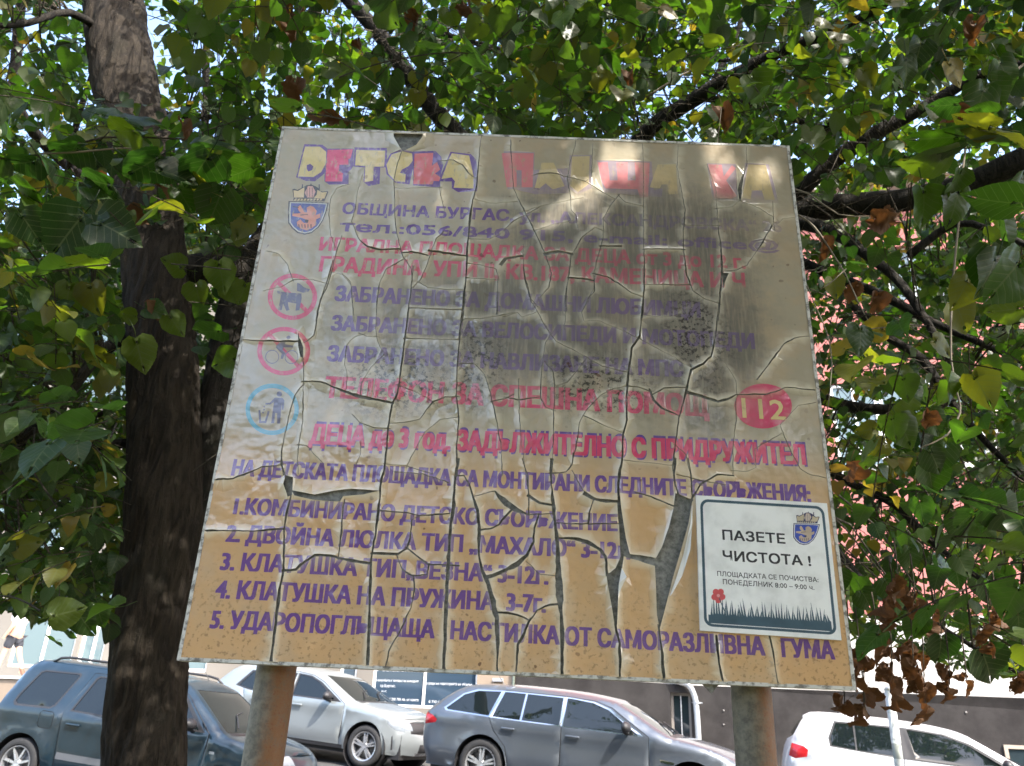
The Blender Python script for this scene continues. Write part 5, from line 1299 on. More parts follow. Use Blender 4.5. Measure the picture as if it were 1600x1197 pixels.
def leaf_mesh(seed, tint, dead=False):
    rr = random.Random(seed); V, F = hi_leaf(seed)
    if dead:
        V = V + 0; P = shape(V, rr.uniform(1.2, 2.8), rr.uniform(-.2, .4), rr.uniform(.1, .6), .16, seed)
        tw = rr.uniform(-1.6, 1.6); a = P[:, 0] * tw; P = np.stack([P[:, 0], (P[:, 1]*np.cos(a) - P[:, 2]*np.sin(a)) * .75, P[:, 1]*np.sin(a) + P[:, 2]*np.cos(a)], 1)
        cr_ = np.array([[noise.noise(Vector(p) * 5 + Vector((seed, 0, 0))) for _ in (0,)][0] for p in P]); P[:, 2] += cr_ * .16; P[:, 1] += cr_ * .08
    else: P = shape(V, rr.uniform(-.5, .5), rr.uniform(-.05, .28), rr.uniform(.05, .35), .045, seed)
    # petiole
    n = len(P); pet = [(.06, 0, 0), (-.15, .01, .01), (-.42, rr.uniform(-.08, .08), rr.uniform(.02, .12))]
    mb = MB().tube(pet, [.010, .009, .012], 4)
    me = bpy.data.meshes.new('leaf'); me.from_pydata([tuple(p) for p in P] + mb.v, [], F + [tuple(i + n for i in f) for f in mb.f])
    me.materials.append(mdead if dead else mleaf)
    a = me.attributes.new('tint', 'FLOAT', 'POINT'); a.data.foreach_set('value', [tint] * len(me.vertices))
    a = me.attributes.new('leafuv', 'FLOAT_VECTOR', 'POINT'); a.data.foreach_set('vector', np.hstack([np.vstack([V, np.tile([.5, .5], (len(mb.v), 1))]), np.zeros((len(V) + len(mb.v), 1))]).ravel())
    me.polygons.foreach_set('use_smooth', [True] * len(me.polygons)); return me
TINTS = [.05, .2, .32, .42, .55, .68, .82, .9]
LM = [leaf_mesh(i, t) for i, t in enumerate(TINTS)] + [leaf_mesh(20 + i, t) for i, t in enumerate(TINTS)]
DM = [leaf_mesh(50 + i, 1, True) for i in range(6)]

T1 = empty('linden_tree', (0, 0, 0)); tag(T1, 'large linden tree with thick dark furrowed trunk standing left of the notice board', 'tree', 'linden trees over the playground')
T2 = empty('linden_tree', (0, 0, 0)); tag(T2, 'linden tree behind the notice board with dark limbs spreading out to the right', 'tree', 'linden trees over the playground')
T3 = empty('linden_tree', (0, 0, 0)); tag(T3, 'slender linden farther back on the left with thin dark stems near the top corner', 'tree', 'linden trees over the playground')

def limb(name, tree, pts, wpx, n=14, mat=None, rough=.06, sub=.10):
    """pts: (px, py, Y); wpx: widths in photo pixels"""
    P = [atY(*p) for p in pts]; Wd_ = [w / FPX * proj(p)[2] / 2 for w, p in zip(wpx, P)]
    Q, Rr = [], []
    for i in range(len(P) - 1):
        p0, p1, p2, p3 = P[max(i-1, 0)], P[i], P[i+1], P[min(i+2, len(P)-1)]
        m = max(2, int((p2 - p1).length / sub))
        for j in range(m):
            t = j / m; Q.append(.5*((2*p1)+(p2-p0)*t+(2*p0-5*p1+4*p2-p3)*t*t+(3*p1-p0-3*p2+p3)*t**3)); Rr.append(Wd_[i]*(1-t)+Wd_[i+1]*t)
    Q.append(P[-1]); Rr.append(Wd_[-1])
    mb = MB().tube(Q, Rr, n)
    if rough:
        vs = []
        for v_ in mb.v:
            v = Vector(v_); i = len(vs) // n; 
            if i < len(Q):
                d = v - Q[i]; k1 = noise.noise(Vector((v.x*9, v.y*9, v.z*1.7))) ; k2 = noise.noise(Vector((v.x*30, v.y*30, v.z*4))); k2 = .6 - 2.2 * abs(k2) if name == 'trunk' else k2
                v = Q[i] + d * (1 + rough * (1.2*k1 + .9*k2))
            vs.append(tuple(v))
        mb.v = vs
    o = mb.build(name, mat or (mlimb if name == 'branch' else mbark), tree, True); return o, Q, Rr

PATHS = []          # limb skeletons, used to hang the sprays on
def L(tree, nm, pts, w, **k):
    o, Q, Rr = limb(nm, tree, pts, w, **k); PATHS.append((tree, Q, Rr)); return o
g1 = atY(226, 1260, 3.9)
# main trunk, with its root flare on the lawn
tr_, Q_, R2_ = limb('trunk', T1, [(228, 1290, 3.9), (228, 1197, 3.9), (235, 1000, 3.92), (255, 800, 3.93), (256, 640, 3.95), (250, 500, 3.97), (240, 380, 4.0), (222, 240, 4.05), (190, 100, 4.1), (172, -40, 4.2), (150, -250, 4.3)], [122, 118, 112, 112, 104, 98, 94, 92, 92, 84, 70], n=96, rough=.10, sub=.04)
base = Q_[0]
MB().tube([(base.x, base.y, -.15), (base.x, base.y, .12), (base.x, base.y, .5), (base.x, base.y, base.z + .02)], [.36, .27, .205, R2_[0] * 1.0], 40).build('root_flare', mbark, T1, True)
L(T1, 'branch', [(262, 1020, 4.0), (290, 880, 4.05), (318, 740, 4.1), (345, 600, 4.2), (380, 440, 4.3), (450, 330, 4.4), (540, 260, 4.5)], [60, 62, 60, 58, 50, 34, 16], n=24, rough=.08)
L(T1, 'branch', [(250, 430, 4.0), (320, 418, 4.1), (400, 425, 4.3), (560, 400, 4.6), (760, 330, 5.0)], [46, 46, 40, 30, 18])
L(T1, 'branch', [(215, 520, 3.95), (160, 548, 3.8), (118, 600, 3.7), (60, 665, 3.6), (-40, 740, 3.5)], [16, 20, 17, 14, 10])
L(T1, 'branch', [(215, 690, 3.95), (150, 698, 3.9), (70, 702, 3.85), (-10, 690, 3.8), (-120, 670, 3.7)], [16, 15, 12, 10, 8])
L(T1, 'branch', [(215, 620, 3.95), (150, 650, 3.9), (70, 690, 3.85), (0, 730, 3.8)], [8, 8, 6, 4])
L(T1, 'branch', [(170, 60, 4.1), (110, 20, 3.8), (20, 40, 3.5), (-120, 30, 3.2)], [16, 12, 9, 6])
L(T1, 'branch', [(185, 20, 4.1), (240, -180, 3.6), (380, -420, 3.0), (600, -700, 2.6)], [40, 34, 28, 18])
L(T1, 'branch', [(230, 175, 4.1), (290, 182, 4.2), (380, 185, 4.4), (470, 205, 4.6), (560, 200, 4.8)], [10, 9, 8, 7, 5])
# tree behind the board
tr2, _, _ = limb('trunk', T2, [(1180, 1330, 6.2), (1178, 1180, 6.2), (1170, 1060, 6.2), (1110, 800, 6.15), (1020, 600, 6.05), (960, 450, 6.0)], [56, 54, 54, 54, 50, 46], n=28, rough=.07)
b2 = atY(1180, 1330, 6.2); MB().tube([(b2.x, b2.y, -.2), (b2.x, b2.y, .15), (b2.x, b2.y, b2.z + .02)], [.26, .19, .13], 24).build('root_flare', mbark, T2, True)
L(T2, 'branch', [(955, 450, 6.0), (830, 320, 5.8), (708, 205, 5.4), (640, 120, 5.1), (590, 50, 4.9), (520, -30, 4.7), (430, -160, 4.5)], [36, 32, 30, 27, 24, 20, 14])
L(T2, 'branch', [(960, 440, 6.0), (950, 320, 5.6), (1000, 218, 5.0), (1090, 152, 4.6), (1180, 100, 4.3), (1262, 62, 4.1), (1360, 20, 3.9), (1480, -60, 3.7)], [34, 30, 26, 24, 20, 16, 13, 9])
L(T2, 'branch', [(1090, 152, 4.6), (1180, 165, 4.5), (1250, 190, 4.4), (1340, 215, 4.3), (1450, 262, 4.2)], [12, 11, 9, 8, 5])
L(T2, 'branch', [(1160, 108, 4.4), (1210, 82, 4.3), (1290, 62, 4.2), (1330, 50, 4.1)], [9, 8, 6, 4])
L(T2, 'branch', [(1100, 150, 4.6), (1145, 70, 4.5), (1165, 0, 4.4), (1185, -80, 4.3)], [8, 8, 7, 5])
L(T2, 'branch', [(1000, 560, 6.0), (1130, 440, 5.6), (1245, 305, 5.1), (1340, 225, 4.8), (1440, 170, 4.6), (1530, 118, 4.4), (1620, 95, 4.2), (1760, 60, 4.0)], [26, 26, 25, 24, 20, 17, 13, 9])
L(T2, 'branch', [(1000, 600, 6.05), (1120, 440, 5.6), (1245, 338, 5.1), (1320, 322, 4.9), (1420, 312, 4.7), (1520, 285, 4.5), (1600, 250, 4.3), (1760, 210, 4.1)], [44, 44, 42, 38, 36, 38, 40, 34])
L(T2, 'branch', [(1240, 345, 5.0), (1300, 362, 4.8), (1350, 395, 4.6), (1400, 435, 4.4), (1440, 490, 4.2), (1475, 550, 4.1), (1500, 600, 4.0)], [24, 20, 17, 14, 12, 10, 8])
L(T2, 'branch', [(1230, 400, 5.0), (1300, 430, 4.8), (1380, 462, 4.6), (1450, 500, 4.4), (1530, 535, 4.2), (1620, 575, 4.0)], [16, 16, 14, 14, 11, 9])
L(T2, 'branch', [(1335, 480, 4.7), (1385, 525, 4.6), (1440, 560, 4.4), (1480, 620, 4.3), (1540, 690, 4.2), (1610, 760, 4.0)], [13, 13, 14, 12, 10, 7])
L(T2, 'branch', [(1250, 610, 5.1), (1310, 632, 5.0), (1380, 640, 4.8), (1450, 630, 4.7)], [18, 20, 16, 8])
L(T2, 'branch', [(1270, 722, 4.6), (1330, 755, 4.5), (1400, 790, 4.3), (1460, 850, 4.1), (1540, 910, 3.9), (1640, 960, 3.7)], [13, 13, 12, 10, 8, 6])
L(T2, 'branch', [(1290, 830, 4.0), (1340, 900, 3.7), (1420, 950, 3.4), (1520, 1010, 3.2), (1640, 1080, 3.0)], [11, 11, 9, 7, 5])
L(T2, 'branch', [(1420, 400, 4.6), (1490, 350, 4.4), (1550, 360, 4.2), (1640, 400, 4.0)], [14, 12, 10, 8])
L(T2, 'branch', [(940, 0, 4.2), (1010, 60, 4.3), (1090, 90, 4.4), (1160, 95, 4.5)], [7, 8, 7, 6])
L(T2, 'branch', [(640, 30, 4.5), (700, 55, 4.4), (790, 80, 4.3), (880, 115, 4.2), (980, 130, 4.1)], [8, 8, 7, 6, 4])
L(T2, 'branch', [(760, -20, 4.2), (830, 45, 4.3), (920, 75, 4.4), (1000, 85, 4.5)], [9, 8, 6, 4])
# slender tree farther back
limb('trunk', T3, [(236, 1300, 8.2), (236, 1100, 8.2), (240, 800, 8.1), (225, 500, 8.0), (200, 300, 7.9)], [44, 42, 40, 36, 30], n=18, rough=.05)
b3 = atY(236, 1300, 8.2); MB().tube([(b3.x, b3.y, -.2), (b3.x, b3.y, b3.z + .02)], [.2, .14], 16).build('root_flare', mbark, T3, True)
L(T3, 'branch', [(200, 300, 7.9), (110, 260, 7.0), (30, 170, 6.2), (28, 60, 5.8), (40, -60, 5.4)], [26, 20, 16, 16, 12])
L(T3, 'branch', [(215, 420, 8.0), (270, 330, 7.4), (318, 200, 6.8), (322, 90, 6.4), (332, -60, 6.0)], [22, 16, 13, 12, 9])
L(T3, 'branch', [(105, 290, 7.0), (118, 200, 6.4), (146, 110, 6.0)], [11, 10, 8])

# pale hanging twigs and the long bare petioles
def twig(tree, pts, w, mat=mpale): return limb('twig', tree, pts, [x * .7 for x in w], n=6, mat=mat, rough=0)[0]
twig(T2, [(1600, 100, 1.9), (1545, 150, 1.9), (1510, 220, 1.9), (1500, 330, 1.9), (1488, 450, 1.9), (1486, 560, 1.92), (1497, 620, 1.92), (1500, 645, 1.92), (1480, 680, 1.92), (1438, 700, 1.92)], [6, 5, 5, 5, 5, 4, 4, 5, 4, 3])
twig(T2, [(1225, 292, 1.95), (1262, 302, 1.9), (1310, 335, 1.88), (1358, 338, 1.86)], [4, 4, 3, 3])
twig(T2, [(1236, 330, 1.9), (1262, 345, 1.9), (1280, 365, 1.9), (1300, 395, 1.9), (1322, 430, 1.9), (1340, 470, 1.9), (1356, 500, 1.9)], [5, 5, 6, 4, 3, 3, 2])
twig(T2, [(1322, 420, 1.9), (1300, 440, 1.9), (1282, 452, 1.9)], [3, 3, 2])
twig(T2, [(1254, 430, 1.95), (1275, 480, 1.95), (1292, 520, 1.95), (1300, 570, 1.95), (1292, 650, 1.95)], [3, 2.5, 2.5, 2.5, 2])
twig(T2, [(1010, 152, 3.2), (1060, 120, 3.2), (1100, 100, 3.2), (1125, 74, 3.2), (1090, 60, 3.2)], [5, 5, 4, 3, 2])
twig(T1, [(60, 240, 2.2), (120, 238, 2.2), (180, 232, 2.2), (205, 232, 2.2)], [4, 5, 4, 3])
twig(T1, [(-40, 250, 2.2), (60, 242, 2.2), (160, 215, 2.3), (300, 218, 2.4), (420, 222, 2.5)], [5, 5, 5, 4, 3], mtwig)

# ------------------------------------------------------------------ foliage
RN = np.random.RandomState(11)
BQ = [(444, 201), (1230, 231), (1332, 1074), (281, 1028)]
cx_, cy_ = np.mean([p[0] for p in BQ]), np.mean([p[1] for p in BQ])
BQX = [(cx_ + (x - cx_) * 1.0 + (8 if x > cx_ else -8), y + (8 if y > cy_ else -10)) for x, y in BQ]
RM = np.array([[ax.x, ax.y, ax.z], [dn.x, dn.y, dn.z], [fw.x, fw.y, fw.z]])
def projn(P):
    """world (n,3) -> px, py, depth"""
    d = P - np.array(EYE); A_ = np.array(ax); F_ = np.array(fw); D_ = np.array(dn)
    c = d[:, :1] * A_ + d[:, 1:2] * F_ - d[:, 2:] * D_
    z = c[:, 2]; zz = np.where(np.abs(z) < 1e-3, 1e-3, z)
    return CX + FPX * c[:, 0] / zz, CY + FPX * c[:, 1] / zz, z
LIMX = [-4000, 0, 60, 150, 175, 290, 300, 1240, 1262, 1300, 1400, 1500, 1600, 1700, 6000]
LIMY = [935, 935, 962, 955, 985, 985, 900, 900, 930, 985, 1000, 1035, 1045, 1045, 1045]
SUNn = np.array(SUN)
HOLEQ = [(uv(x, y), r) for x, y, r in ((965, 278, .027), (925, 305, .018), (908, 318, .016), (1000, 262, .018), (872, 340, .012), (1003, 352, .012), (986, 365, .010), (1130, 250, .05), (985, 232, .02), (700, 330, .012), (1190, 270, .035), (905, 225, .02))]
def vnoise(P, s, seed):
    return np.array([noise.noise(Vector((p[0]*s + seed, p[1]*s, p[2]*s))) for p in P])

def make_sprays(P, nl=(4, 8), seed=0):
    """P: spray origins. Returns arrays of leaves (base, axis, normal, length, tint) and twig segments"""
    R = np.random.RandomState(seed); B, A, Nn, Ln, Ti, S0, S1, own = [], [], [], [], [], [], [], []
    n = len(P); az = R.uniform(0, 2*np.pi, n); dr = R.uniform(-.55, .05, n); k = R.randint(nl[0], nl[1], n)
    hang = np.clip(R.normal(.62, .38, n), .05, 1.4); age = np.clip(R.beta(1.5, 2.2, n), 0, 1) * .72 + (R.rand(n) < .13) * .25; sz = R.uniform(.055, .098, n)
    for i in range(n):
        D = np.array([math.cos(az[i]) * math.cos(dr[i]), math.sin(az[i]) * math.cos(dr[i]), math.sin(dr[i])]); p = P[i].copy(); prev = p.copy()
        for j in range(k[i]):
            s = 1 if j % 2 else -1
            p = p + D * (.05 + .015 * R.rand()) + np.array([0, 0, -.004 * j]); S0.append(prev); S1.append(p.copy()); prev = p.copy()
            a = az[i] + s * (.75 + .35 * R.randn()) if j < k[i] - 1 else az[i] + .2 * R.randn()
            h = hang[i] + .28 * R.randn(); h = min(1.5, max(-.15, h))
            X = np.array([math.cos(a) * math.cos(h), math.sin(a) * math.cos(h), -math.sin(h)])
            Zz = np.array([math.cos(a) * math.sin(h), math.sin(a) * math.sin(h), math.cos(h)]); Y = np.cross(Zz, X)
            rl = .35 * R.randn(); Z2 = Zz * math.cos(rl) + Y * math.sin(rl)
            B.append(p + X * .025); A.append(X); Nn.append(Z2); Ln.append(sz[i] * (.75 + .5 * R.rand())); Ti.append(min(.95, max(0, age[i] + .10 * R.randn()))); own.append(i)
    return [np.array(q) for q in (B, A, Nn, Ln, Ti, S0, S1, own)]

def region(n, lo, hi, dens, seed):
    R = np.random.RandomState(seed); P = R.uniform(lo, hi, (n, 3)); return P[R.rand(n) < dens(P)]
def dens_view(P):
    px, py, z = projn(P); d = np.ones(len(P))
    nz = vnoise(P, .9, 7); d *= np.clip(.50 + 1.5 * nz, .05, 1.0)
    lim = np.interp(px, LIMX, LIMY)
    d[(py > lim) & (z > 0)] = 0
    inb = pip(np.stack([px, py], 1), BQX) & (z > 0)
    d[inb & (P[:, 1] < BY + .15)] = 0; d[inb & (P[:, 1] >= BY + .15)] *= .45
    beneath = (px > 300) & (px < 1250) & (py > 1000); d[beneath & (z > 0)] = 0
    # keep the main trunk in view, the building on the right showing through
    tx = np.interp(py, [-50, 100, 240, 380, 500, 800, 1197], [170, 190, 222, 240, 250, 254, 228])
    tr = (np.abs(px - tx) < 85) & (P[:, 1] < 4.2) & (z > 0) & ((py > 350) | (py < 150)); d[tr] = 0
    rt_ = (px > 1235) & (py > 400) & (z > 0); d[rt_] *= np.interp(py[rt_], [400, 520, 900, 1000], [1.0, .85, 1.0, 1.0]) * 1
    dk = (px > 285) & (px < 400) & (py > 430) & (py < 1000) & (P[:, 1] < 4.5) & (z > 0); d[dk] *= .25
    near = P[:, 1] < 1.5; d[near & (z > 0)] *= .0
    d[(P[:, 1] < 2.2)] *= .3; lf = (px < 300) & (py > 330) & (z > 0); d[lf] = np.minimum(1, d[lf] * 3.0 + .15)
    top = (py < 230) & (z > 0); d[top] *= 1.0
    return d
# in the picture: everything from about 1.5 m to 7 m
PV = region(42000, (-5.2, 1.3, 1.35), (5.4, 7.6, 7.4), lambda P: dens_view(P) * ((P[:, 2] < 7.4 - .25 * np.maximum(0, P[:, 1] - 5))), 3)
px, py, z = projn(PV); inside = (px > -260) & (px < 1860) & (py > -300)
PV = PV[inside]
# crowns overhead and beside, thinner
PO = region(3800, (-4.5, .2, 3.4), (4.5, 2.6, 6.4), lambda P: np.clip(.5 + vnoise(P, .7, 3), .1, 1), 5)
px, py, z = projn(PO); PO = PO[~((z > 0) & (px > -100) & (px < 1700) & (py > -60))]
# extra unseen crown sprays, added along the sun path to shade the board
R = np.random.RandomState(8); q = np.stack([R.uniform(SU0 - .9, SU0 + 1.7, 2600), np.full(2600, BY), R.uniform(SV0 - 1.2, SV0 + 1.5, 2600)], 1)
PS = q + SUNn * R.uniform(1.9, 4.6, (2600, 1))
px, py, z = projn(PS); PS = PS[~((z > 0) & (px > -60) & (px < 1660) & (py > -40))]
q = np.stack([R.uniform(-3.2, -1.0, 900), np.full(900, 3.9), R.uniform(0, 4.2, 900)], 1); PT = q + SUNn * R.uniform(1.6, 5.0, (900, 1))  # more unseen sprays, added to shade the trunk
px, py, z = projn(PT); PT = PT[~((z > 0) & (px > -60) & (px < 1660) & (py > -40))]; PS = np.vstack([PS, PT])
PR = region(2200, (-2.2, -3.4, 3.3), (3.2, -.9, 5.2), lambda P: (vnoise(P, 1.4, 13) > .12) * 1.0, 17); PS = np.vstack([PS, PR])  # out-of-view sprays, added for leaf patches in the board's reflection
print('SPRAYS', len(PV), len(PO), len(PS))
allP = np.vstack([PV, PO, PS])
B_, A_, N_, L_, T_, S0, S1, own = make_sprays(allP, seed=21)
ctr = B_ + A_ * L_[:, None] * .5
px, py, z = projn(ctr); rad = L_ * FPX / np.maximum(z, .1) * .55
keep = np.ones(len(B_), bool)
# nothing hangs in front of the board or below the crown's edge
def near_board(px, py, r):
    o = np.zeros(len(px), bool)
    for a in np.linspace(0, 2*np.pi, 9)[:-1]: o |= pip(np.stack([px + r*np.cos(a), py + r*np.sin(a)], 1), BQ)
    return o | pip(np.stack([px, py], 1), BQ)
infr = (z > 0)
RK = np.random.RandomState(77)
tx = np.interp(py, [-50, 100, 240, 380, 500, 800, 1197], [170, 190, 222, 240, 250, 254, 228])
keep &= ~(infr & (np.abs(px - tx) < 62) & (ctr[:, 1] < 4.0) & ((py > 350) | (py < 150)))
for t_, Q_, r_ in PATHS:       # limbs that read clearly in the photograph: few leaves hang before them
    qa = projn(np.array([tuple(v) for v in Q_])); w_ = np.array(r_) * FPX / qa[2]
    for j in range(0, len(Q_)):
        if w_[j] < 4 or not (-50 < qa[0][j] < 1650): continue
        dd = np.hypot(px - qa[0][j], py - qa[1][j]); hit = infr & (dd < w_[j] + 9) & (ctr[:, 1] < Q_[j].y); keep &= ~(hit & (RK.rand(len(px)) < (.80 if w_[j] > 11 else .45)))
keep &= ~(infr & (ctr[:, 1] < BY + .12) & near_board(px, py, rad * 1.0))
keep &= ~(infr & (py > np.interp(px, LIMX, LIMY) + 12)); keep &= ~(infr & (px > 300) & (px < 1240) & (py + rad > 1040))
keep &= ~(infr & (z < 1.35) & (px > -80) & (px < 1680) & (py > -80) & (py < 1300))
# open the crown where the photograph shows sun flecks on the board
t = (ctr[:, 1] - BY) / SUNn[1]; Q0 = ctr - SUNn * t[:, None]
for (hu, hv), r in HOLEQ:
    d = np.hypot(Q0[:, 0] - SU0 - hu, Q0[:, 2] - SV0 - hv); keep &= ~((t > 0) & (d < r + .026))
print('LEAVES', len(B_), keep.sum())
B_, A_, N_, L_, T_, own = [q[keep] for q in (B_, A_, N_, L_, T_, own)]; px, py, z, rad = px[keep], py[keep], z[keep], rad[keep]
tree_of = np.where(B_[:, 0] < -.9, 0, 1); tree_of[(B_[:, 1] > 5.2) & (B_[:, 0] < -1.2)] = 2
TREES = [T1, T2, T3]
# the leaves that show largest become objects of their own
size = rad * ((px > 5) & (px < 1595) & (py > 5) & (py < 1100) & (z > 0)) * ~(pip(np.stack([px, py], 1), BQX) & (B_[:, 1] > BY))
NIND = 170
order = np.argsort(-size)[:NIND]; ind = np.zeros(len(B_), bool); ind[order] = True
def mat_of(b, x, n, l):
    X = Vector(x); Z_ = Vector(n); Y_ = Z_.cross(X).normalized(); Z_ = X.cross(Y_)
    m = Matrix((X * l, Y_ * l, Z_ * l)).transposed().to_4x4(); m.translation = Vector(b); return m
LEAFC = [0]
def add_leaf(tree, M4, tint, dead=False):
    rr = random.Random(LEAFC[0]); LEAFC[0] += 1
    if dead: me = DM[rr.randrange(len(DM))]
    else: me = LM[min(range(8), key=lambda i: abs(TINTS[i] - tint)) + 8 * rr.randrange(2)]
    o = bpy.data.objects.new('dead_leaf' if dead else 'leaf', me); COL.objects.link(o); o.parent = tree; o.matrix_world = M4; return o
for i in order: add_leaf(TREES[tree_of[i]], mat_of(B_[i], A_[i], N_[i], L_[i]), T_[i])
globals_lo = (LOV, LOF, LOS)
# the rest is one leafy mass per tree
def leafmass(sel, tree, name='foliage', rich=False):
    LOV, LOF, LOS = (RIV, RIF, RIS) if rich else globals_lo
    idx = np.nonzero(sel)[0]
    if not len(idx): return
    nv = len(LOV); Y = np.cross(N_[idx], A_[idx]); Y /= np.linalg.norm(Y, axis=1)[:, None]; Zv = np.cross(A_[idx], Y)
    var = np.random.RandomState(1).randint(0, len(LOS), len(idx)); T4 = np.array(LOS)[var]                 # (m, nv, 3)
    l = L_[idx][:, None, None]
    V = B_[idx][:, None] + l * (T4[..., :1] * A_[idx][:, None] + T4[..., 1:2] * Y[:, None] + T4[..., 2:] * Zv[:, None])
    F = (np.array(LOF)[None] + (np.arange(len(idx)) * nv)[:, None, None]).reshape(-1, 3)
    me = bpy.data.meshes.new(name); me.vertices.add(len(idx) * nv); me.vertices.foreach_set('co', V.reshape(-1).astype(np.float32))
    me.loops.add(F.size); me.loops.foreach_set('vertex_index', F.ravel().astype(np.int32)); me.polygons.add(len(F))
    me.polygons.foreach_set('loop_start', np.arange(0, F.size, 3, dtype=np.int32)); me.update(calc_edges=True)
    me.materials.append(mleaf); me.polygons.foreach_set('use_smooth', [True] * len(F))
    a = me.attributes.new('tint', 'FLOAT', 'POINT'); a.data.foreach_set('value', np.repeat(T_[idx], nv).astype(np.float32))
    a = me.attributes.new('leafuv', 'FLOAT_VECTOR', 'POINT'); a.data.foreach_set('vector', np.tile(np.hstack([LOV, np.zeros((nv, 1))]), (len(idx), 1)).ravel().astype(np.float32))
    o = bpy.data.objects.new(name, me); COL.objects.link(o); o.parent = tree; o['kind'] = 'stuff'; return o
near_ = (rad > 8.5) & (z > 0) & (px > -30) & (px < 1630) & (py > -30)
print('NEAR', near_.sum())
for k_, T_e in enumerate(TREES):
    leafmass((tree_of == k_) & ~ind & ~near_, T_e); leafmass((tree_of == k_) & ~ind & near_, T_e, 'near_foliage', True)
# twigs: the sprays' own, and a bough from each spray to the nearest limb is left to the eye beyond 1 m
tw_ = MB(); V_, F_ = [], []
allS = np.arange(len(S0)); sp, spy, spz = projn(S0); ok = ~((spz > 0) & pip(np.stack([sp, spy], 1), BQX) & (S0[:, 1] < BY + .15)) & ~((spz > 0) & (spy > np.interp(sp, LIMX, LIMY) + 5)) & ~((spz > 0) & (spz < 1.4)) & ~((np.abs(sp - np.interp(spy, [-50, 100, 240, 380, 500, 800, 1197], [170, 190, 222, 240, 250, 254, 228])) < 66) & (spz > 0) & (S0[:, 1] < 4.2) & ((spy > 350) | (spy < 150)))
S0_, S1_ = S0[ok], S1[ok]
def sticks(S0, S1, r0, r1, name, tree):
    d = S1 - S0; ln = np.linalg.norm(d, axis=1)[:, None]; d = d / np.maximum(ln, 1e-6); a = np.cross(d, [0.3, .2, 1.0]); a /= np.linalg.norm(a, axis=1)[:, None]; b = np.cross(d, a)
    vs = []
    for k in range(3):
        t = 2*np.pi*k/3; o = a*math.cos(t) + b*math.sin(t); vs.append(S0 + o*r0); vs.append(S1 + o*r1)
    V = np.stack(vs, 1).reshape(-1, 3); f = np.array([(0, 2, 3, 1), (2, 4, 5, 3), (4, 0, 1, 5)]); F = (f[None] + (np.arange(len(S0))*6)[:, None, None]).reshape(-1, 4)
    me = bpy.data.meshes.new(name); me.vertices.add(len(V)); me.vertices.foreach_set('co', V.ravel().astype(np.float32)); me.loops.add(F.size); me.loops.foreach_set('vertex_index', F.ravel().astype(np.int32))
    me.polygons.add(len(F)); me.polygons.foreach_set('loop_start', np.arange(0, F.size, 4, dtype=np.int32)); me.update(calc_edges=True); me.materials.append(mtwig)
    o = bpy.data.objects.new(name, me); COL.objects.link(o); o.parent = tree; o['kind'] = 'stuff'
for k_, T_e in enumerate(TREES):
    s_ = np.where(S0_[:, 0] < -.9, 0, 1); s_[(S0_[:, 1] > 5.2) & (S0_[:, 0] < -1.2)] = 2; m = s_ == k_
    if m.any(): sticks(S0_[m], S1_[m], .0022, .0018, 'twigs', T_e)
# side shoots from the limbs to the sprays around them
kd = KDTree(sum(len(Q) for _, Q, _ in PATHS)); fl_ = []
for t_, Q, Rr in PATHS:
    for q, r in zip(Q, Rr): kd.insert(q, len(fl_)); fl_.append((q, r, t_))
kd.balance()
for k_, T_e in enumerate(TREES):
    a, b, c = [], [], []
    for p in allP[::2]:
        co, j, d = kd.find(Vector(p))
        if fl_[j][2] is not T_e or d > 1.15 or d < .08: continue
        mid = (Vector(p) + co) / 2 + Vector((0, 0, .10 * d)) + Vector(RN.normal(0, .05, 3))
        qx = projn(np.array([list(p), list(mid), list(co)]))
        if (pip(np.stack([qx[0], qx[1]], 1), BQX) & (np.array([p[1], mid.y, co.y]) < BY + .2)).any(): continue
        if ((qx[1] > np.interp(qx[0], LIMX, LIMY)) & (qx[2] > 0)).any(): continue
        tq = np.interp(qx[1], [-50, 100, 240, 380, 500, 800, 1197], [170, 190, 222, 240, 250, 254, 228]); sg = np.sign(qx[0] - tq)
        if (np.abs(qx[0] - tq) < 60).any() or sg.min() != sg.max(): continue
        a += [co, mid]; b += [mid, Vector(p)]
    if a: sticks(np.array([tuple(q) for q in a]), np.array([tuple(q) for q in b]), .0055, .0035, 'side_shoots', T_e)

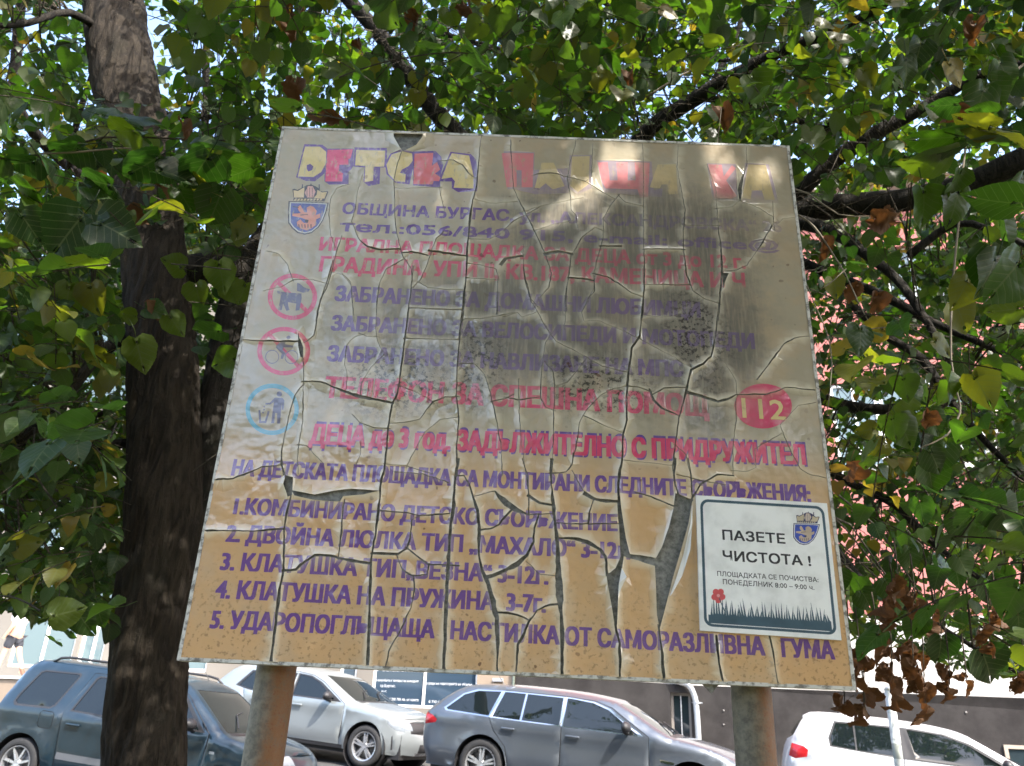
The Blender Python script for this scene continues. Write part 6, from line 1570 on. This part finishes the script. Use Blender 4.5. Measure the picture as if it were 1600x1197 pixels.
# ------------------------------------------------------------------ leaves the photograph shows one by one
def hero(tree, px, py, Y, lpx, ang, tilt, tint, roll=0, dead=False):
    """(px, py) leaf base; lpx length; ang direction of the tip in the picture (deg, 0 right, 90 down); tilt leans the tip away"""
    b = atY(px, py, Y); sc = proj(b)[2] / FPX
    a = R_(ang); right = c2w(Vector((math.cos(a), math.sin(a), 0))); back = c2w(Vector((0, 0, 1)))
    t = R_(tilt); X = (right * math.cos(t) + back * math.sin(t)).normalized()
    Nv = (right * math.sin(t) - back * math.cos(t)).normalized()     # face towards the reader
    if Nv.z < 0: pass
    Yv = Nv.cross(X); r = R_(roll); Nv = Nv * math.cos(r) + Yv * math.sin(r)
    return add_leaf(tree, mat_of(b, X, Nv, lpx * sc / max(.35, math.cos(t))), tint, dead)
H = [
 # left: the lit, layered leaves over the trunk and the broad dark one beneath
 (T1,215,205,2.2,62,185,25,.50,50), (T1,150,178,2.3,60,10,30,.32,60), (T1,195,185,2.3,60,-8,30,.20,60), (T1,130,228,2.2,70,165,20,.12,62), (T1,60,250,2.2,62,170,10,.12,60), (T1,205,250,2.1,66,25,20,.12,55),
 (T1,300,232,2.1,70,-10,15,.10,60), (T1,255,240,2.0,80,150,10,.10,55), (T1,330,235,2.0,78,130,20,.12,50), (T1,420,225,2.1,78,10,20,.14,60), (T1,395,240,2.2,60,160,15,.20,58), (T1,135,330,1.8,92,125,-10,.05,12), (T1,148,345,1.75,80,25,-10,.08,18),
 (T1,180,290,2.0,70,190,10,.10,45), (T1,130,290,2.0,60,10,10,.15,50), (T1,240,265,2.0,66,10,10,.12,50), (T1,95,262,2.1,60,200,10,.10,60), (T1,30,330,2.0,60,60,10,.05,20), (T1,150,395,1.9,70,160,20,.55,55),
 (T1,60,300,2.1,60,190,10,.15,60), (T1,15,250,2.2,55,185,10,.3,55), (T1,350,290,2.1,70,120,20,.28,30), (T1,330,300,2.1,60,200,10,.62,45), (T1,275,290,2.1,50,60,10,.30,40), (T1,405,255,2.1,66,150,0,.25,55),
 # left middle: yellowing leaves on a hanging shoot
 (T1,140,520,2.3,42,140,0,.72,10), (T1,170,550,2.3,50,150,10,.75,35), (T1,212,525,2.3,62,78,0,.60,8), (T1,262,490,2.4,42,60,20,.60,25), (T1,215,495,2.4,30,190,0,.55,15), (T1,110,440,2.3,60,100,0,.58,5), (T1,140,440,2.3,55,80,0,.62,0), (T1,225,480,2.4,40,20,0,.3,25),
 (T1,350,515,2.2,58,170,10,.22,55), (T1,375,560,2.2,52,165,0,.42,5), (T1,355,440,2.5,42,60,0,.55,5), (T1,290,420,2.4,46,200,0,.60,15), (T1,340,405,2.4,56,80,10,.52,30), (T1,305,440,2.5,44,80,0,.50,0), (T1,385,440,2.4,40,110,0,.55,20),
 (T1,25,440,2.5,44,40,0,.70,0), (T1,55,620,2.6,36,60,0,.62,0), (T1,150,750,2.8,34,10,0,.70,0), (T1,20,855,2.6,44,-10,0,.66,0), (T1,160,800,2.9,24,-20,0,.78,0), (T1,95,760,2.9,26,40,0,.55,0), (T1,75,965,2.4,60,-15,0,.60,8), (T1,120,955,2.6,50,60,0,.22,5), (T1,150,940,2.6,46,80,0,.15,5), (T1,110,985,2.6,34,150,30,.25,25),
 (T1,90,1000,2.6,30,160,30,.15,30),
 # top middle
 (T2,575,95,2.6,34,60,0,.66,0), (T2,650,110,2.6,34,70,0,.62,0), (T2,655,140,2.6,30,100,0,.62,0), (T1,505,105,2.6,46,10,0,.60,30), (T1,510,-10,2.4,30,90,0,.62,0), (T1,560,160,2.7,44,10,10,.58,45), (T2,625,195,2.7,40,170,10,.70,40), (T2,640,197,2.7,42,20,10,.72,40), (T2,835,95,2.6,44,90,0,.62,0), (T2,862,100,2.6,48,95,0,.70,0), (T2,875,95,2.6,26,0,0,.68,0), (T2,945,100,2.6,34,70,0,.72,0), (T2,950,50,2.6,34,95,0,.78,0), (T2,700,10,2.7,40,70,0,.5,0), (T2,720,80,2.6,40,90,0,.60,0),
 # top right: yellow ones against the lit crown
 (T2,985,15,2.4,36,-10,0,.86,30), (T2,1030,15,2.4,34,20,0,.84,30), (T2,925,50,2.4,26,95,0,.84,0), (T2,1345,105,2.1,42,50,0,.70,5), (T2,1275,40,2.3,36,-5,0,.72,40), (T2,1385,5,2.0,40,-15,0,.74,30), (T2,1480,95,2.2,48,60,0,.80,20), (T2,1300,65,2.2,40,-20,0,.70,35), (T2,1415,85,2.0,50,80,0,.22,20), (T2,1440,60,2.0,50,100,0,.12,10), (T2,935,115,2.6,30,90,0,.70,0), (T2,1170,115,2.2,54,60,0,.42,5),
 # right: big lit leaves seen edge-on from below
 (T2,1512,212,1.45,90,178,15,.28,68), (T2,1478,212,1.5,70,12,10,.36,66), (T2,1510,215,1.45,84,2,15,.30,70), (T2,1560,200,1.4,66,-170,15,.62,66), (T2,1540,205,1.4,80,0,10,.66,60), (T2,1490,235,1.5,86,165,10,.60,68), (T2,1500,262,1.45,48,95,20,.42,30), (T2,1500,290,1.5,70,100,0,.48,20), (T2,1440,290,1.5,66,80,0,.44,15),
 (T2,1500,160,1.5,44,170,20,.10,55), (T2,1560,175,1.5,44,180,20,.20,60), (T2,1600,315,1.4,88,180,10,.26,60), (T2,1560,340,1.5,66,70,10,.30,45), (T2,1600,270,1.4,60,100,10,.25,40), (T2,1560,395,1.5,78,110,-10,.22,25), (T2,1600,400,1.35,100,130,-5,.30,18),
 (T2,1540,130,1.6,70,100,0,.22,10), (T2,1560,90,1.7,60,60,0,.14,10), (T2,1545,380,1.5,90,80,0,.18,5), (T2,1515,430,1.6,60,110,0,.66,5), (T2,1540,120,1.7,60,60,0,.3,0),
 # right middle cluster
 (T2,1440,640,2.2,58,160,0,.50,5), (T2,1400,650,2.2,62,60,0,.46,5), (T2,1450,640,2.3,50,60,0,.20,5), (T2,1410,625,2.3,44,-30,0,.22,0), (T2,1385,690,2.2,36,140,0,.72,0), (T2,1370,670,2.2,34,170,0,.70,0), (T2,1450,700,2.3,50,60,0,.25,0), (T2,1480,690,2.3,54,100,0,.20,0), (T2,1400,585,2.4,44,20,0,.60,0), (T2,1300,430,2.2,40,70,0,.72,5), (T2,1455,530,2.4,46,30,0,.64,30), (T2,1490,470,2.2,60,60,0,.66,0),
 (T2,1500,555,2.4,44,70,0,.20,0), (T2,1560,560,2.3,44,60,0,.16,0), (T2,1450,720,2.4,56,80,0,.28,0), (T2,1600,480,2.3,60,170,0,.58,20), (T2,1500,800,2.4,50,90,0,.18,0), (T2,1420,850,2.4,50,80,0,.22,10), (T2,1460,880,2.3,54,20,10,.25,50), (T2,1540,900,2.3,54,70,0,.12,0), (T2,1380,900,2.4,50,60,0,.15,0), (T2,1530,1010,2.1,72,65,0,.12,5), (T2,1470,990,2.2,54,90,0,.10,0), (T2,1440,960,2.2,50,110,0,.15,0), (T2,1590,950,2.2,60,80,0,.2,0), (T2,1310,890,2.4,44,80,0,.2,0), (T2,1345,920,2.4,44,60,0,.15,0),
]
for h in H:
    t, x, y, Y, l, an, ti, tn, ro = h; hero(t, x, y, Y, l, an, ti, tn, ro)
rr_ = random.Random(4)
D = [(T2,1128,165,1.72,40,80),(T2,1358,338,1.86,54,15),(T2,1395,330,1.9,34,120),(T2,1500,160,1.6,36,110),(T2,1455,640,2.0,36,95),(T2,1525,30,2.1,40,100),(T2,985,110,2.6,26,100),(T1,285,190,2.3,30,60),(T1,150,275,2.1,26,20),(T1,420,35,2.5,36,120),(T1,465,20,2.4,50,100),(T1,460,120,2.5,44,95),(T2,1210,830,2.4,0,0),
 (T1,265,275,2.2,44,100),(T1,355,310,2.2,44,120),(T1,130,345,2.0,40,95),(T1,240,470,2.4,30,100),(T1,195,330,2.2,36,30),(T2,1375,455,2.2,40,100),(T2,1340,440,2.3,34,110),(T2,1330,720,2.2,40,80),(T2,1285,370,1.9,40,80),(T2,655,20,2.6,34,110),(T2,730,5,2.6,34,80),(T2,560,60,2.6,24,80),(T1,500,180,2.6,44,20)]
for t, x, y, Y, l, an in D:
    if l: hero(t, x, y, Y, l, an, rr_.uniform(-30, 30), 1, rr_.uniform(-40, 40), True)
# clusters of brown, curled leaves hanging at the lower right
CL = [(1342,1010,4,40,1090),(1368,985,5,44,1110),(1392,1010,4,42,1120),(1425,1000,5,44,1100),(1442,1020,4,42,1130),(1482,1040,4,38,1100),(1318,1085,2,40,1120),(1348,1075,3,42,1150),(1395,930,4,42,990),(1428,925,4,42,985),(1462,955,3,42,1010),(1402,900,3,44,950),(1545,975,3,40,1030),(1600,1040,3,42,1090),(1508,1050,2,26,1080),(1555,940,3,40,985),(1322,1010,3,34,1060)]
for x, y, n, l, yb in CL:
    Yc = rr_.uniform(1.9, 2.3)
    for i in range(n):
        yy = y + (yb - y - l * .6) * i / max(1, n - 1) * rr_.uniform(.8, 1)
        hero(T2, x + rr_.uniform(-9, 9), yy, Yc + rr_.uniform(-.04, .04), l * rr_.uniform(.55, .85), 90 + rr_.uniform(-35, 35), rr_.uniform(-30, 30), 1, rr_.uniform(-70, 70), True)
    twig(T2, [(x - 6, y - 60, Yc), (x, y - 15, Yc), (x + 2, (y + yb) / 2, Yc)], [3.5, 3, 2], mtwig)
twig(T2, [(1320, 1000, 2.1), (1332, 1015, 2.1), (1348, 1032, 2.1), (1350, 1075, 2.1), (1352, 1110, 2.1)], [3, 3.5, 3, 2.5, 2], mtwig)
# fruits in front of the board's upper edge
mfr = simple('linden_fruit', (.14, .11, .06), .8, bump=.4); fc = empty('fruit_cluster', atY(1124, 185, 1.6), parent=T2)
q0 = atY(1124, 178, 1.6); lp = lambda x, y: atY(x, y, 1.6) - Vector(fc.location)
MB().tube([lp(1127, 170), lp(1124, 200), lp(1121, 222)], [.0008, .0008, .0008], 5).build('stalk', mpale, fc)
for x, y, r in ((1109, 235, 4.2), (1105, 246, 3.8), (1116, 251, 4), (1121, 237, 3.6), (1131, 241, 4.6), (1128, 234, 4)):
    c = lp(x, y); bm = bmesh.new(); bmesh.ops.create_icosphere(bm, subdivisions=2, radius=r / FPX * 1.62)
    me = bpy.data.meshes.new('berry'); 
    for v in bm.verts: v.co += c
    bm.to_mesh(me); bm.free(); me.materials.append(mfr); me.polygons.foreach_set('use_smooth', [True] * len(me.polygons)); o = bpy.data.objects.new('berry', me); COL.objects.link(o); o.parent = fc
    MB().tube([lp(1121, 222), c], .0005, 4).build('stalk', mpale, fc)

# ------------------------------------------------------------------ the park behind the camera: a belt of shrubs and trees, mirrored in film and car glass
R = np.random.RandomState(31); n = 15000
X = R.uniform(-26, 26, n); Yb = R.uniform(-17, -13, n); hmax = 6.6 + .9 * np.sin(X * .55) + .7 * np.sin(X * 1.3 + 1); Zb = R.rand(n)**.8 * hmax
cz = np.stack([X, Yb, Zb], 1); nn = R.normal(0, 1, (n, 3)); nn /= np.linalg.norm(nn, axis=1)[:, None]; tt = np.cross(nn, R.normal(0, 1, (n, 3))); tt /= np.linalg.norm(tt, axis=1)[:, None]
B_, A_, N_, L_, T_ = cz, tt, nn, R.uniform(.35, .6, n), R.uniform(0, .4, n)
belt = leafmass(np.ones(n, bool), None, 'shrub_belt'); tag(belt, 'belt of dark shrubs and low trees across the park behind the viewer', 'shrubs', kind='stuff')
